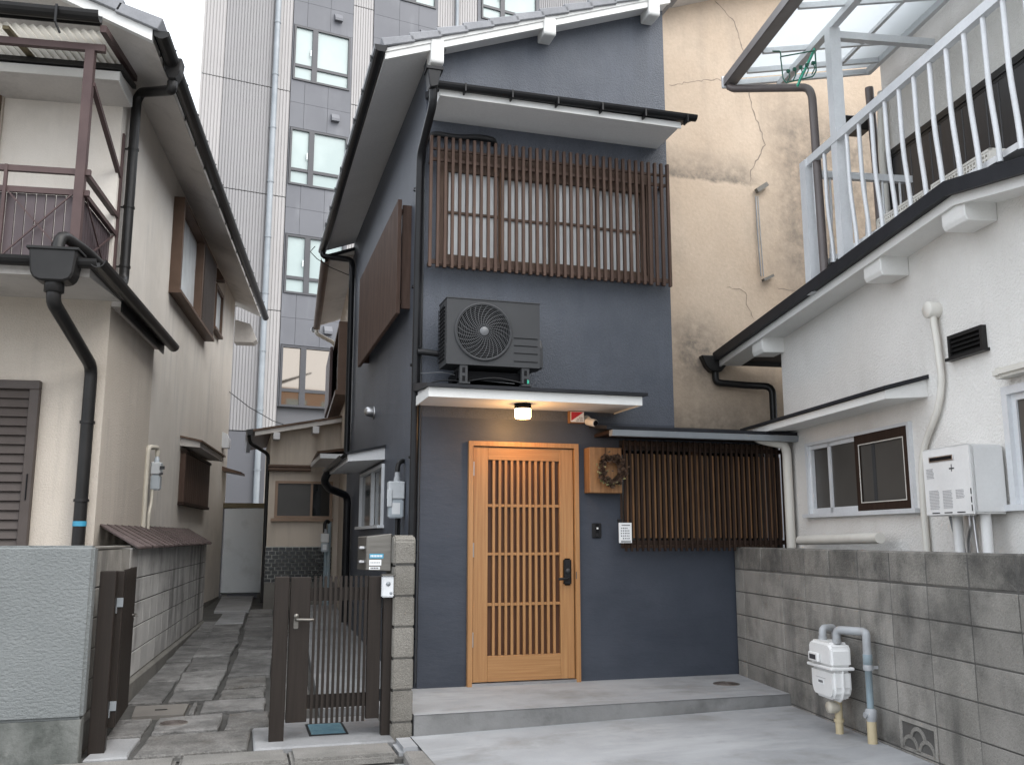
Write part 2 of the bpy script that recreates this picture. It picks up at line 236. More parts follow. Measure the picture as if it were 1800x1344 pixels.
class G:
    """collects faces; .to() links them as one mesh object. Coordinates are those of frame F (world by default)."""
    def __init__(s): s.v = []; s.f = []; s.sm = set()
    def add(s, vs, fs, smooth=False):
        k = len(s.v); s.v += [tuple(p) for p in vs]
        for f in fs:
            if smooth: s.sm.add(len(s.f))
            s.f.append(tuple(i + k for i in f))
        return s
    def box(s, x0, x1, y0, y1, z0, z1):
        return s.add([(x0, y0, z0), (x1, y0, z0), (x1, y1, z0), (x0, y1, z0), (x0, y0, z1), (x1, y0, z1), (x1, y1, z1), (x0, y1, z1)],
                     [(0, 3, 2, 1), (4, 5, 6, 7), (0, 1, 5, 4), (1, 2, 6, 5), (2, 3, 7, 6), (3, 0, 4, 7)])
    def prism(s, poly, ax, a, b):
        """poly of 2-D points in the two other axes (x,y,z order), extruded along axis ax from a to b"""
        n = len(poly)
        def P(p, t): return {'x': (t, p[0], p[1]), 'y': (p[0], t, p[1]), 'z': (p[0], p[1], t)}[ax]
        return s.add([P(p, a) for p in poly] + [P(p, b) for p in poly],
                     [tuple(range(n))[::-1], tuple(range(n, 2 * n))] + [(i, (i + 1) % n, n + (i + 1) % n, n + i) for i in range(n)])
    def bar(s, p, q, wd, th, up=(0, 0, 1)):
        p, q = Vector(p), Vector(q); d = (q - p).normalized(); sd = d.cross(Vector(up))
        if sd.length < 1e-4: sd = d.cross(Vector((0, 1, 0)))
        sd.normalize(); u = sd.cross(d); a, b = sd * wd / 2, u * th / 2
        return s.add([p - a - b, p + a - b, p + a + b, p - a + b, q - a - b, q + a - b, q + a + b, q - a + b],
                     [(0, 3, 2, 1), (4, 5, 6, 7), (0, 1, 5, 4), (1, 2, 6, 5), (2, 3, 7, 6), (3, 0, 4, 7)])
    def tube(s, pts, r, n=10, caps=True):
        pts = [Vector(p) for p in pts]; rs = r if isinstance(r, (list, tuple)) else [r] * len(pts)
        rings = []; ref = None
        for i, p in enumerate(pts):
            d = (pts[min(i + 1, len(pts) - 1)] - pts[max(i - 1, 0)]).normalized()
            if ref is None:
                ref = Vector((0, 0, 1)) if abs(d.z) < 0.9 else Vector((0, 1, 0))
            a = d.cross(ref).normalized(); b = a.cross(d).normalized(); ref = b
            rings.append([p + a * rs[i] * math.cos(2 * math.pi * k / n) + b * rs[i] * math.sin(2 * math.pi * k / n) for k in range(n)])
        vs = [q for g in rings for q in g]; fs = []
        for i in range(len(pts) - 1):
            for k in range(n):
                fs.append((i * n + k, i * n + (k + 1) % n, (i + 1) * n + (k + 1) % n, (i + 1) * n + k))
        s.add(vs, fs, True)
        if caps: s.add(vs[:n], [tuple(range(n))[::-1]]); s.add(vs[-n:], [tuple(range(n))])
        return s
    def pipe(s, pts, r, n=10, bend=None):
        """tube with rounded corners"""
        bend = bend or r * 2.2; P = [Vector(p) for p in pts]; out = [P[0]]
        for i in range(1, len(P) - 1):
            a = (P[i - 1] - P[i]); c = (P[i + 1] - P[i]); k = min(bend, a.length * 0.45, c.length * 0.45)
            A = P[i] + a.normalized() * k; B = P[i] + c.normalized() * k
            for t in (0, 0.25, 0.5, 0.75, 1): out.append(A * (1 - t) ** 2 + P[i] * 2 * t * (1 - t) + B * t * t)
        out.append(P[-1]); return s.tube(out, r, n)
    def lathe(s, prof, c, ax='z', n=24):
        vs = []; m = len(prof)
        for k in range(n):
            a = 2 * math.pi * k / n; ca, sa = math.cos(a), math.sin(a)
            for r, h in prof:
                vs.append({'z': (c[0] + r * ca, c[1] + r * sa, c[2] + h), 'y': (c[0] + r * ca, c[1] + h, c[2] + r * sa), 'x': (c[0] + h, c[1] + r * ca, c[2] + r * sa)}[ax])
        fs = [(k * m + i, ((k + 1) % n) * m + i, ((k + 1) % n) * m + i + 1, k * m + i + 1) for k in range(n) for i in range(m - 1)]
        return s.add(vs, fs, True)
    def gutter(s, p, q, r, n=8, drop=0.0):
        """half-round channel with thickness from p to q (horizontal), open at the top"""
        p, q = Vector(p), Vector(q); d = (q - p).normalized(); a = d.cross(Vector((0, 0, 1))).normalized(); z = Vector((0, 0, 1))
        prof = [(-r, 0.0)] + [(-r * math.cos(math.pi * k / n), -r * 1.05 * math.sin(math.pi * k / n)) for k in range(1, n)] + [(r, 0.0)]
        prof += [(r * 0.88, 0.0)] + [(r * 0.88 * math.cos(math.pi * k / n), -r * 0.92 * math.sin(math.pi * k / n)) for k in range(1, n)] + [(-r * 0.88, 0.0)]
        m = len(prof)
        vs = [e + a * x + z * y for e in (p, q) for x, y in prof]
        return s.add(vs, [tuple(range(m)), tuple(range(m, 2 * m))[::-1]] + [(i, m + i, m + (i + 1) % m, (i + 1) % m) for i in range(m)])
    def to(s, name, m, parent=None, F=None, bev=0.0, loc=None, kind=None, label=None, seg=1):
        me = bpy.data.meshes.new(name)
        T = (F.copy() if F is not None else Matrix.Identity(4))
        if parent is not None: T = wm(parent).inverted() @ T
        vs = [T @ Vector(v) for v in s.v]
        if loc is not None:
            L0 = T @ Vector(loc); vs = [v - L0 for v in vs]
        me.from_pydata(vs, [], s.f)
        for i in s.sm: me.polygons[i].use_smooth = True
        bm = bmesh.new(); bm.from_mesh(me)
        bmesh.ops.recalc_face_normals(bm, faces=bm.faces)
        if bev: bmesh.ops.bevel(bm, geom=bm.edges[:], offset=bev, segments=seg, affect='EDGES', clamp_overlap=True)
        bm.to_mesh(me); bm.free()
        me.materials.append(MATS[m] if isinstance(m, str) else m)
        o = bpy.data.objects.new(name, me); COL.objects.link(o)
        if parent is not None: o.parent = parent
        if loc is not None: o.location = L0
        if kind: o['kind'] = kind
        if label: o['label'] = label
        return o
def wm(o):
    m = Matrix.Translation(o.location) @ o.rotation_euler.to_matrix().to_4x4()
    return wm(o.parent) @ m if o.parent else m
def rep(o, d, parent=None):
    """copy of a piece (shares its mesh), moved by d in its parent's frame"""
    c = o.copy(); COL.objects.link(c); c.location = Vector(o.location) + Vector(d)
    if parent is not None: c.parent = parent
    return c
def struct(o): o['kind'] = 'structure'; return o

# ================================================================ SETTING
struct(G().add([(-400, -400, -0.03), (400, -400, -0.03), (400, 400, -0.03), (-400, 400, -0.03)], [(0, 1, 2, 3)]).to('ground', 'asphalt'))
# driveway: pale concrete sheet, rising a little to the right
def dz(x): return 0.062 + (x - 1.25) * 0.0185
xs = [1.222 + i * 0.2 for i in range(18)]
drive = G()
vs, fs = [], []
for j, y in enumerate((-3.0, 3.0, 6.66)):
    for x in xs: vs.append((x, y, dz(x)))
n = len(xs)
for j in range(2):
    for i in range(n - 1): fs.append((j * n + i, j * n + i + 1, (j + 1) * n + i + 1, (j + 1) * n + i))
struct(drive.add(vs, fs).to('driveway', 'concrete'))
struct(G().add([(-30, -12, -0.01), (30, -12, -0.01), (30, 6.2, -0.01), (-30, 6.2, -0.01)], [(0, 1, 2, 3)]).to('street', 'street'))
step = struct(G().add([(1.245, 6.64, 0), (4.27, 6.68, 0), (4.43, 7.77, 0), (1.245, 7.77, 0), (1.245, 6.64, .2), (4.27, 6.68, .2), (4.43, 7.77, .2), (1.245, 7.77, .2)],
      [(0, 3, 2, 1), (0, 1, 5, 4), (1, 2, 6, 5), (2, 3, 7, 6), (3, 0, 4, 7)]).to('entrance_step', 'concrete_edge'))
G().add([(1.245, 6.642, .2), (4.27, 6.682, .2), (4.43, 7.77, .2), (1.245, 7.77, .2), (1.245, 6.635, .204), (4.27, 6.675, .204), (4.43, 7.77, .204), (1.245, 7.77, .204)],
      [(4, 5, 6, 7), (0, 1, 5, 4), (1, 2, 6, 5), (3, 0, 4, 7)]).to('tread', 'concrete', step)
# stone path running back between the houses; it climbs slowly
def pz(y): return 0.05 + 0.0278 * (y - 7)
path = struct(G().add([(-1.3, 6.50, pz(6.50) - .012), (1.25, 6.50, pz(6.50) - .012), (1.6, 19, pz(19) - .012), (-0.9, 19, pz(19) - .012)], [(0, 1, 2, 3)]).to('stone_path', 'path_bed'))
def stone(poly, m='paving', h=0.022, jit=0.012):
    g = G(); k = 0.03
    cx = sum(p[0] for p in poly) / len(poly); cy = sum(p[1] for p in poly) / len(poly)
    P = []
    for i, p in enumerate(poly):                         # subdivide edges for an uneven outline
        q = poly[(i + 1) % len(poly)]
        for t in (0.0, 0.33, 0.66):
            x = p[0] + (q[0] - p[0]) * t; y = p[1] + (q[1] - p[1]) * t
            s = 1 - 0.5 * k / max(0.1, math.hypot(x - cx, y - cy))
            if t == 0: s *= 0.985
            P.append((cx + (x - cx) * s + random.uniform(-jit, jit) * .6, cy + (y - cy) * s + random.uniform(-jit, jit)))
    n = len(P); dh = random.uniform(-0.004, 0.006)
    ch = 0.012
    vs = [(x, y, pz(y) - .02) for x, y in P] + [(x, y, pz(y) + h - .010 + dh) for x, y in P]
    for x, y in P:
        L = math.hypot(x - cx, y - cy); s = 1 - ch / max(L, .05); vs.append((cx + (x - cx) * s, cy + (y - cy) * s, pz(y) + h + dh))
    fs = [(i, (i + 1) % n, n + (i + 1) % n, n + i) for i in range(n)] + [(n + i, n + (i + 1) % n, 2 * n + (i + 1) % n, 2 * n + i) for i in range(n)] + [tuple(range(2 * n, 3 * n))]
    return g.add(vs, fs).to('paving_stone', m, path, loc=(cx, cy, pz(cy)))
def rect(x0, x1, y0, y1, x0b=None, x1b=None): return [(x0, y0), (x1, y0), (x1b if x1b is not None else x1, y1), (x0b if x0b is not None else x0, y1)]
stone([(-0.58, 6.57), (0.15, 6.60), (0.18, 7.19), (-0.54, 7.13)], 'paving_rough')
stone(rect(-0.86, -0.59, 6.55, 7.10, -0.84, -0.56), 'apron')
stone([(-0.53, 7.20), (-0.05, 7.20), (-0.03, 7.75), (-0.51, 7.67)], 'paving')
stone([(-0.03, 7.20), (0.30, 7.23), (0.31, 7.78), (-0.01, 7.75)], 'paving_rough')
stone([(-0.80, 7.14), (-0.56, 7.16), (-0.54, 7.72), (-0.80, 7.72)], 'paving')
stone([(-0.29, 7.82), (-0.25, 7.82), (-0.24, 8.25), (-0.28, 8.24)], 'paving')
stone([(-0.23, 7.82), (0.28, 7.84), (0.31, 8.28), (-0.21, 8.26)], 'paving')
stone([(-0.49, 8.30), (-0.12, 8.31), (-0.09, 8.75), (-0.47, 8.74)], 'paving')
stone([(-0.09, 8.34), (0.30, 8.36), (0.31, 8.80), (-0.08, 8.72)], 'paving_rough')
stone([(-0.06, 8.77), (0.32, 8.84), (0.34, 9.34), (-0.04, 9.31)], 'paving_rough')
stone([(-0.47, 8.79), (-0.09, 8.80), (-0.02, 9.80), (-0.45, 9.72)], 'paving')
stone([(-0.03, 9.38), (0.37, 9.42), (0.42, 10.43), (0.03, 10.42)], 'paving')
stone([(-0.42, 9.80), (-0.02, 9.86), (0.00, 10.7), (-0.40, 10.65)], 'paving')
stone([(-0.40, 10.70), (0.00, 10.75), (0.08, 11.7), (-0.35, 11.62)], 'paving')
stone([(0.04, 10.48), (0.43, 10.50), (0.45, 11.1), (0.07, 11.15)], 'paving')
stone([(0.07, 11.2), (0.45, 11.16), (0.48, 12.0), (0.12, 12.05)], 'paving')
stone([(-0.34, 11.70), (0.08, 11.78), (0.10, 12.6), (-0.30, 12.5)], 'paving')
stone([(-0.29, 12.56), (0.10, 12.66), (0.14, 13.6), (-0.25, 13.55)], 'paving')
stone([(0.12, 12.1), (0.49, 12.06), (0.53, 13.2), (0.14, 13.1)], 'paving')
stone([(0.15, 13.2), (0.54, 13.26), (0.58, 14.5), (0.19, 14.4)], 'paving')
stone([(-0.25, 13.62), (0.14, 13.68), (0.20, 15.2), (-0.15, 15.2)], 'apron')
stone([(0.19, 14.5), (0.58, 14.56), (0.60, 15.5), (0.24, 15.5)], 'paving')
stone([(-0.30, 15.3), (0.24, 15.3), (0.36, 17.9), (-0.22, 17.9)], 'apron')
for y0, y1 in ((8.35, 9.3), (9.35, 10.4), (10.45, 11.6), (11.65, 12.9), (12.95, 14.1)):
    stone([(-0.80 + (y0 - 8.3) * .07, y0), (-0.52 + (y0 - 8.3) * .06, y0), (-0.52 + (y1 - 8.3) * .06, y1), (-0.80 + (y1 - 8.3) * .07, y1)], 'paving', h=.014)
for y0, y1 in ((7.84, 8.6), (8.65, 9.5), (9.55, 10.8), (10.85, 12.2), (12.25, 13.4)):
    stone([(0.34 + (y0 - 8) * .025, y0), (0.66 + (y0 - 8) * .03, y0), (0.66 + (y1 - 8) * .03, y1), (0.34 + (y1 - 8) * .025, y1)], random.choice(('paving', 'paving_rough')))
# concrete apron beside the house and the slab under the gate
struct(G().add([(0.68, 7.58, .115), (1.62, 7.58, .115), (1.62, 15.6, .36), (1.02, 15.6, .36), (0.68, 7.58, .02), (1.62, 7.58, .02), (1.62, 15.6, .2), (1.02, 15.6, .2)],
    [(0, 1, 2, 3), (0, 4, 5, 1), (3, 7, 4, 0)]).to('side_apron', 'apron'))
struct(G().box(0.17, 1.10, 6.54, 7.50, .0, .066).to('gate_slab', 'apron', bev=.012))
# kerb stones along the street edge of the path
kb = struct(G().box(-1.0, 1.24, 6.22, 6.52, -.02, .015).to('kerb', 'mortar'))
for x0, x1, ya, yb in ((-1.05, -0.30, 6.24, 6.50), (-0.28, 0.375, 6.20, 6.53), (0.39, 1.06, 6.20, 6.545)):
    G().box(x0, x1, ya, yb, -.02, .058).to('kerb_stone', 'kerb', kb, bev=.022, seg=2)
G().add([(1.07, 5.6, -.02), (1.235, 5.5, -.02), (1.235, 6.22, -.02), (1.10, 6.24, -.02), (1.07, 5.6, .06), (1.235, 5.5, .06), (1.235, 6.22, .06), (1.10, 6.24, .06)],
    [(0, 3, 2, 1), (4, 5, 6, 7), (0, 1, 5, 4), (1, 2, 6, 5), (2, 3, 7, 6), (3, 0, 4, 7)]).to('kerb_stone', 'kerb', kb, bev=.015)
G().box(1.08, 1.236, 6.26, 6.62, -.02, .07).to('kerb_stone', 'concrete', kb, bev=.03, seg=2)

# ================================================================ NAVY HOUSE
FY = 7.758
nh = thing('navy_house', 'narrow two-storey navy stucco house with wooden front door and brown lattice screens', 'house', (1.47, FY, 0.2))
def rk(x): return 5.645 + .37 * (x - 1.181)          # underside of the sloping eave at the gable
g = G()
for x0, x1, z0, z1 in ((1.47, 1.89, .15, 2.245), (2.885, 3.30, .15, 2.245), (3.30, 4.92, .15, 1.33), (1.47, 3.30, 2.245, 2.45), (3.30, 3.86, 2.39, 2.45), (3.30, 4.92, 2.30, 2.39)):
    g.box(x0, x1, FY, FY + .16, z0, z1)
g.to('front_wall_base', 'navy_smooth', nh)
g = G()
for x0, x1, z0, z1 in ((1.47, 3.86, 2.45, 3.86), (1.47, 1.62, 3.86, 4.84), (3.66, 3.86, 3.86, 4.84)):
    g.box(x0, x1, FY, FY + .16, z0, z1)
g.prism([(1.47, 4.84), (3.86, 4.84), (3.86, rk(3.86) + .05), (1.47, rk(1.47) + .05)], 'y', FY, FY + .16)
g.to('front_wall', 'navy', nh)
g = G()
for y0, y1, z0, z1 in ((FY + .16, 9.80, .05, 5.72), (11.65, 13.4, .05, 5.72), (9.80, 11.65, .05, 1.56), (9.80, 11.65, 2.17, 5.72)):
    g.box(1.47, 1.63, y0, y1, z0, z1)
g.to('side_wall', 'navy', nh)
G().box(1.64, 4.0, 11, 11.05, 0.05, 5.4).to('inner_wall', 'clad_base', nh)
G().box(3.70, 3.859, FY + .161, 13.0, 2.46, 6.5).to('party_wall', 'navy', nh)
# main roof
g = G(); g.prism([(1.04, rk(1.04) + .09), (3.86, rk(3.86) + .09), (3.86, rk(3.86) + .13), (1.04, rk(1.04) + .13)], 'y', 7.57, 13.45)
roof = g.to('roof', 'dark_roof', nh)
G().prism([(1.06, rk(1.06) + .015), (1.62, rk(1.62) + .015), (1.62, rk(1.62) + .085), (1.06, rk(1.06) + .085)], 'y', 7.61, 13.4).to('soffit', 'soffit', nh)
G().prism([(1.63, rk(1.63) + .015), (3.86, rk(3.86) + .015), (3.86, rk(3.86) + .085), (1.63, rk(1.63) + .085)], 'y', 7.61, 7.90).to('soffit', 'soffit', nh)
g = G(); g.prism([(1.06, rk(1.06) - .005), (3.86, rk(3.86) - .005), (3.86, rk(3.86) + .105), (1.06, rk(1.06) + .105)], 'y', 7.575, 7.609)
g.prism([(1.06, rk(1.06) + .06), (3.86, rk(3.86) + .06), (3.86, rk(3.86) + .095), (1.06, rk(1.06) + .095)], 'y', 7.563, 7.574)
g.to('barge_board', 'white_paint', nh)
for xc, zb in ((1.526, rk(1.526) - .15), (2.597, rk(2.597) - .095), (3.677, rk(3.677) - .11)):
    zt = rk(xc) + .02
    G().prism([(7.555, zb + .02), (7.57, zb), (7.758, zb + .005), (7.758, zt + .06), (7.555, zt + .06)], 'x', xc - .06, xc + .06).to('purlin_end', 'white_paint', nh, bev=.008)
# rake tiles: each overlaps the one below
x = 1.05; i = 0
sl_ = math.atan(.365)
tile0 = None
while x < 3.80:
    L = .245
    z = rk(x) + .135
    if tile0 is None:
        g = G(); c, s_ = math.cos(sl_), math.sin(sl_)
        def tp(u, v): return (x + u * c - v * s_, z + u * s_ + v * c)
        poly = [tp(-.02, -.028), tp(L / c + .012, -.042), tp(L / c + .012, .016), tp(L / c - .02, .026), tp(-.02, .05)]
        g.prism(poly, 'y', 7.535, 7.85); g.prism([tp(-.02, -.01), tp(L / c, -.03), tp(L / c, .01), tp(-.02, .035)], 'y', 7.85, 8.2)
        tile0 = g.to('roof_tile', 'roof_tile', roof, bev=.006)
    else: rep(tile0, (i * L, 0, i * L * .365))
    x += L; i += 1
# eave gutter on the alley side, with brackets and end caps
gt = G().gutter((1.015, 7.54, 5.70), (1.015, 13.42, 5.62), .06).to('gutter', 'black_metal', nh)
g = G(); g.prism([(.955, 5.70), (.965, 5.655), (.995, 5.64), (1.035, 5.64), (1.065, 5.655), (1.075, 5.70)], 'y', 7.528, 7.542); g.to('end_cap', 'black_metal', gt)
for k in range(9):
    y = 7.75 + k * .64; zg = 5.70 - .0136 * (y - 7.54); G().bar((.95, y, zg + .004), (1.07, y, zg + .008), .014, .012).box(.948, .956, y - .008, y + .008, zg - .05, zg + .01).to('bracket', 'black_metal', gt)
G().pipe([(1.015, 13.3, 5.60), (1.015, 13.3, 5.50), (1.415, 13.1, 5.42), (1.415, 13.0, 5.3), (1.415, 13.0, 2.30)], .042, 10).to('downpipe', 'black_metal', nh)
g = G().pipe([(1.075, 11.88, 2.26), (1.03, 12.0, 2.14), (1.12, 12.3, 2.06), (1.40, 12.6, 1.98), (1.40, 12.6, .33)], .05, 10, .09).to('downpipe', 'black_metal', nh)
# pent roof over the upstairs lattice
pent = G().prism([(7.23, 5.225), (7.23, 5.25), (7.765, 5.43), (7.765, 5.36)], 'x', 1.46, 3.86).to('pent_roof', 'dark_roof', nh)
G().prism([(7.285, 5.175), (7.757, 5.165), (7.757, 5.355), (7.285, 5.222)], 'x', 1.50, 3.76).to('pent_soffit', 'soffit', pent)
G().prism([(7.268, 5.165), (7.284, 5.165), (7.284, 5.223), (7.268, 5.223)], 'x', 1.49, 3.775).to('fascia', 'white_paint', pent)
gt = G().gutter((1.46, 7.225, 5.255), (3.905, 7.225, 5.275), .045).to('gutter', 'black_metal', pent)
for k in range(6):
    xx = 1.7 + k * .42; G().box(xx - .007, xx + .007, 7.172, 7.26, 5.19, 5.262).to('bracket', 'black_metal', pent)
rh = G().prism([(1.365, 5.36), (1.49, 5.36), (1.475, 5.30), (1.46, 5.20), (1.40, 5.18), (1.385, 5.20), (1.37, 5.30)], 'y', 7.17, 7.29).to('rain_head', 'black_metal', nh, bev=.008)
G().box(1.355, 1.50, 7.16, 7.30, 5.345, 5.37).to('rim', 'black_metal', rh)
G().pipe([(1.43, 7.235, 5.2), (1.43, 7.25, 5.06), (1.415, 7.72, 4.80), (1.415, 7.79, .22)], .036, 10).to('downpipe', 'black_metal', nh)
g = G()
for z in (4.5, 3.6, 2.9, 2.1, 1.3, .6): g.lathe([(.045, -.008), (.045, .008)], (1.415, 7.79 if z < 4.6 else 7.76, z)).bar((1.415, 7.79, z), (1.48, 7.79, z), .012, .012)
g.to('pipe_clamp', 'black_metal', nh)
G().tube([(1.455, 7.745, 4.9), (1.457, 7.744, 2.7), (1.455, 7.746, .25)], .008, 6).to('conduit', 'ac_grey', nh)
# upstairs window with four sashes behind the lattice
win = G().box(1.60, 3.68, 7.735, 7.758, 3.80, 3.868).box(1.60, 3.68, 7.735, 7.758, 4.80, 4.90).box(1.60, 1.655, 7.735, 7.79, 3.868, 4.80).box(3.62, 3.68, 7.735, 7.79, 3.868, 4.80) \
    .box(1.655, 3.62, 7.80, 7.83, 4.74, 4.80).box(1.655, 3.62, 7.77, 7.795, 4.70, 4.73).to('window', 'win_brown', nh)
for x0, x1, y in ((1.655, 2.19, 7.775), (2.17, 2.69, 7.81), (2.67, 3.15, 7.775), (3.13, 3.62, 7.81)):
    fr = G().box(x0, x0 + .035, y, y + .03, 3.868, 4.735).box(x1 - .035, x1, y, y + .03, 3.868, 4.735).box(x0 + .035, x1 - .035, y, y + .03, 3.868, 3.92).box(x0 + .035, x1 - .035, y, y + .03, 4.70, 4.735) \
        .box(x0 + .035, x1 - .035, y + .002, y + .02, 4.305, 4.327).to('sash', 'win_brown', win)
    G().box(x0 + .035, x1 - .035, y + .021, y + .026, 3.92, 4.70).to('pane', 'frost', win)
G().box(2.17, 2.195, 7.76, 7.774, 3.868, 4.74).to('sash_edge', 'box_wood', win)
lat = G()
for z0, z1 in ((3.785, 3.825), (4.735, 4.765), (4.84, 4.86)): lat.box(1.50, 3.785, 7.645, 7.665, z0, z1)
for xx in (1.51, 2.64, 3.77): lat.box(xx - .012, xx + .012, 7.666, FY, 3.79, 3.815).box(xx - .012, xx + .012, 7.666, FY, 4.74, 4.762)
lat = lat.to('lattice_screen', 'brown_slat', nh)
s0 = G().box(1.484, 1.510, 7.608, 7.643, 3.745, 4.953).to('slat', 'brown_slat', lat, bev=.002, loc=(1.497, 7.62, 4.35))
for k in range(1, 36): rep(s0, (k * .0657, 0, 0))
G().pipe([(1.44, 7.77, 4.62), (1.445, 7.74, 4.93), (1.52, 7.70, 5.01), (1.75, 7.70, 5.0), (1.95, 7.70, 5.03), (2.09, 7.70, 5.02), (2.11, 7.75, 5.0)], .028, 10, .06).to('insulated_pipe', 'rubber', nh)
G().pipe([(1.44, 7.77, 4.62), (1.45, 7.745, 3.05)], .016, 8).to('insulated_pipe', 'rubber', nh)
# side screen over the alley window
scr = G().box(1.385, 1.47, 8.42, 8.46, 3.56, 4.58).box(1.385, 1.47, 11.28, 11.32, 3.56, 4.58).box(1.37, 1.39, 8.42, 11.32, 3.60, 3.64).box(1.37, 1.39, 8.42, 11.32, 4.50, 4.54).to('side_screen', 'brown_slat', nh)
s0 = G().box(1.330, 1.369, 8.385, 8.425, 3.50, 4.62).to('slat', 'brown_slat', scr, bev=.002, loc=(1.35, 8.4, 4.0))
for k in range(1, 41): rep(s0, (0, k * .0715, 0))
# vent hood
vh = G().lathe([(.075, 0), (.075, -.012), (.062, -.014)], (1.468, 10.69, 2.86), 'x', 20).lathe([(.062, -.012), (.062, -.05), (.055, -.085), (.035, -.11), (.0, -.118)], (1.468, 10.69, 2.87), 'x', 20).to('vent_hood', 'steel', nh)
# side awning and window
aw = G().prism([(1.065, 2.285), (1.47, 2.375), (1.47, 2.395), (1.05, 2.305)], 'y', 9.74, 11.92).to('side_awning', 'dark_roof', nh)
G().prism([(1.085, 2.215), (1.469, 2.245), (1.469, 2.373), (1.085, 2.287)], 'y', 9.78, 11.88).to('awning_soffit', 'soffit', aw)
G().gutter((1.045, 9.9, 2.285), (1.045, 11.95, 2.27), .04).to('gutter', 'black_metal', aw)
win = G().box(1.44, 1.50, 9.79, 9.83, 1.53, 2.20).box(1.44, 1.50, 11.62, 11.66, 1.53, 2.20).box(1.44, 1.50, 9.83, 11.62, 2.165, 2.20).box(1.40, 1.50, 9.74, 11.70, 1.525, 1.555).box(1.455, 1.495, 10.68, 10.74, 1.56, 2.165).to('side_window', 'alu', nh)
G().box(1.50, 1.508, 9.83, 10.68, 1.56, 2.165).to('pane', 'grey_glass', win); G().box(1.475, 1.483, 10.74, 11.62, 1.56, 2.165).to('pane', 'grey_glass', win)
# door canopy
cn = G().prism([(7.13, 2.612), (7.13, 2.64), (7.765, 2.735), (7.765, 2.66)], 'x', 1.39, 3.31).to('door_canopy', 'dark_roof', nh)
G().prism([(7.185, 2.545), (7.757, 2.545), (7.757, 2.66), (7.185, 2.612)], 'x', 1.43, 3.25).to('canopy_soffit', 'soffit', cn)
G().box(1.415, 3.27, 7.165, 7.184, 2.535, 2.611).box(1.415, 1.429, 7.184, 7.758, 2.535, 2.615).box(3.256, 3.27, 7.184, 7.758, 2.535, 2.615).to('fascia', 'white_paint', cn)
# lean-to roof over the downstairs lattice
ln = G().prism([(7.34, 2.345), (7.34, 2.375), (7.757, 2.43), (7.757, 2.40)], 'x', 3.01, 4.93).prism([(7.757, 2.40), (7.757, 2.43), (8.74, 2.565), (8.74, 2.535)], 'x', 3.86, 5.3).to('lean_roof', 'dark_roof', nh)
G().box(3.06, 4.92, 7.40, 7.757, 2.315, 2.344).to('eave_board', 'brown_dark', ln)
G().prism([(7.315, 2.340), (7.395, 2.340), (7.395, 2.29), (7.33, 2.29)], 'x', 3.055, 4.92).to('gutter', 'galv', ln)
# downstairs lattice and its window
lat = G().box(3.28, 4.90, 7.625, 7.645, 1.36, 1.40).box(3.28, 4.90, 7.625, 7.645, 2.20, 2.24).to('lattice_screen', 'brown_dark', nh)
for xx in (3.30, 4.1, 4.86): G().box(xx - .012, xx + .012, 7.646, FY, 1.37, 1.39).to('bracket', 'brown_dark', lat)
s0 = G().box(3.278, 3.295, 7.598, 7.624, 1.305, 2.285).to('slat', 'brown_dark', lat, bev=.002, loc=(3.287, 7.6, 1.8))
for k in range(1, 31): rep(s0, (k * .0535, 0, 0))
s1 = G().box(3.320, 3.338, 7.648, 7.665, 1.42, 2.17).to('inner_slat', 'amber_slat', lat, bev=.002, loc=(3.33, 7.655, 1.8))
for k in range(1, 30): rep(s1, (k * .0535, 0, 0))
win = G().box(3.30, 3.34, 7.80, 7.86, 1.33, 2.30).box(4.86, 4.90, 7.80, 7.86, 1.33, 2.30).box(4.06, 4.12, 7.80, 7.86, 1.33, 2.30).box(3.301, 4.899, 7.803, 7.857, 1.332, 1.37).box(3.301, 4.899, 7.803, 7.857, 2.26, 2.298).to('window', 'win_brown', nh)
G().box(3.34, 4.86, 7.862, 7.87, 1.33, 2.30).to('pane', 'dark_glass', win)
# ---- front door
door = G().box(1.885, 1.925, 7.715, 7.90, .2, 2.248).box(2.85, 2.89, 7.715, 7.90, .2, 2.248).box(1.925, 2.85, 7.715, 7.90, 2.208, 2.248).to('front_door', 'door_wood', nh)
DL, DR, GL, GR = 1.933, 2.842, 2.062, 2.717
for a, b in ((DL, GL), (GR, DR)): G().box(a, b, 7.742, 7.785, .235, 2.20).to('stile', 'door_wood', door, bev=.002)
G().box(GL + .001, GR - .001, 7.742, 7.785, 2.09, 2.20).to('rail', 'door_wood_h', door, bev=.002)
G().box(GL + .001, GR - .001, 7.742, 7.785, .235, .443).to('rail', 'door_wood_h', door, bev=.002)
for z in (1.697, 1.285, .864): G().box(GL + .001, GR - .001, 7.752, 7.775, z - .012, z + .012).to('muntin', 'door_wood_h', door, bev=.0015)
pt = (GR - GL) / 12
s0 = G().box(GL + pt - .0115, GL + pt + .0115, 7.745, 7.772, .444, 2.089).to('slat', 'door_wood', door, bev=.0015, loc=(GL + pt, 7.758, 1.2))
for k in range(1, 11): rep(s0, (k * pt, 0, 0))
G().box(GL, GR, 7.778, 7.783, .444, 2.089).to('pane', 'door_pane', door)
G().box(1.925, 2.85, 7.72, 7.88, .2, .228).to('sill', 'steel', door)
for z in (2.01, 1.32, .58): G().box(1.920, 1.938, 7.728, 7.744, z - .06, z + .06).lathe([(.006, -.06), (.006, .06)], (1.93, 7.724, z), 'z', 8).to('hinge', 'steel', door)
hd = G().box(2.740, 2.815, 7.715, 7.741, 1.015, 1.245).to('handle', 'rubber', door, bev=.018, seg=3)
G().pipe([(2.775, 7.715, 1.075), (2.775, 7.672, 1.075), (2.70, 7.668, 1.072), (2.675, 7.672, 1.07)], .0115, 8, .02).to('lever', 'rubber', hd)
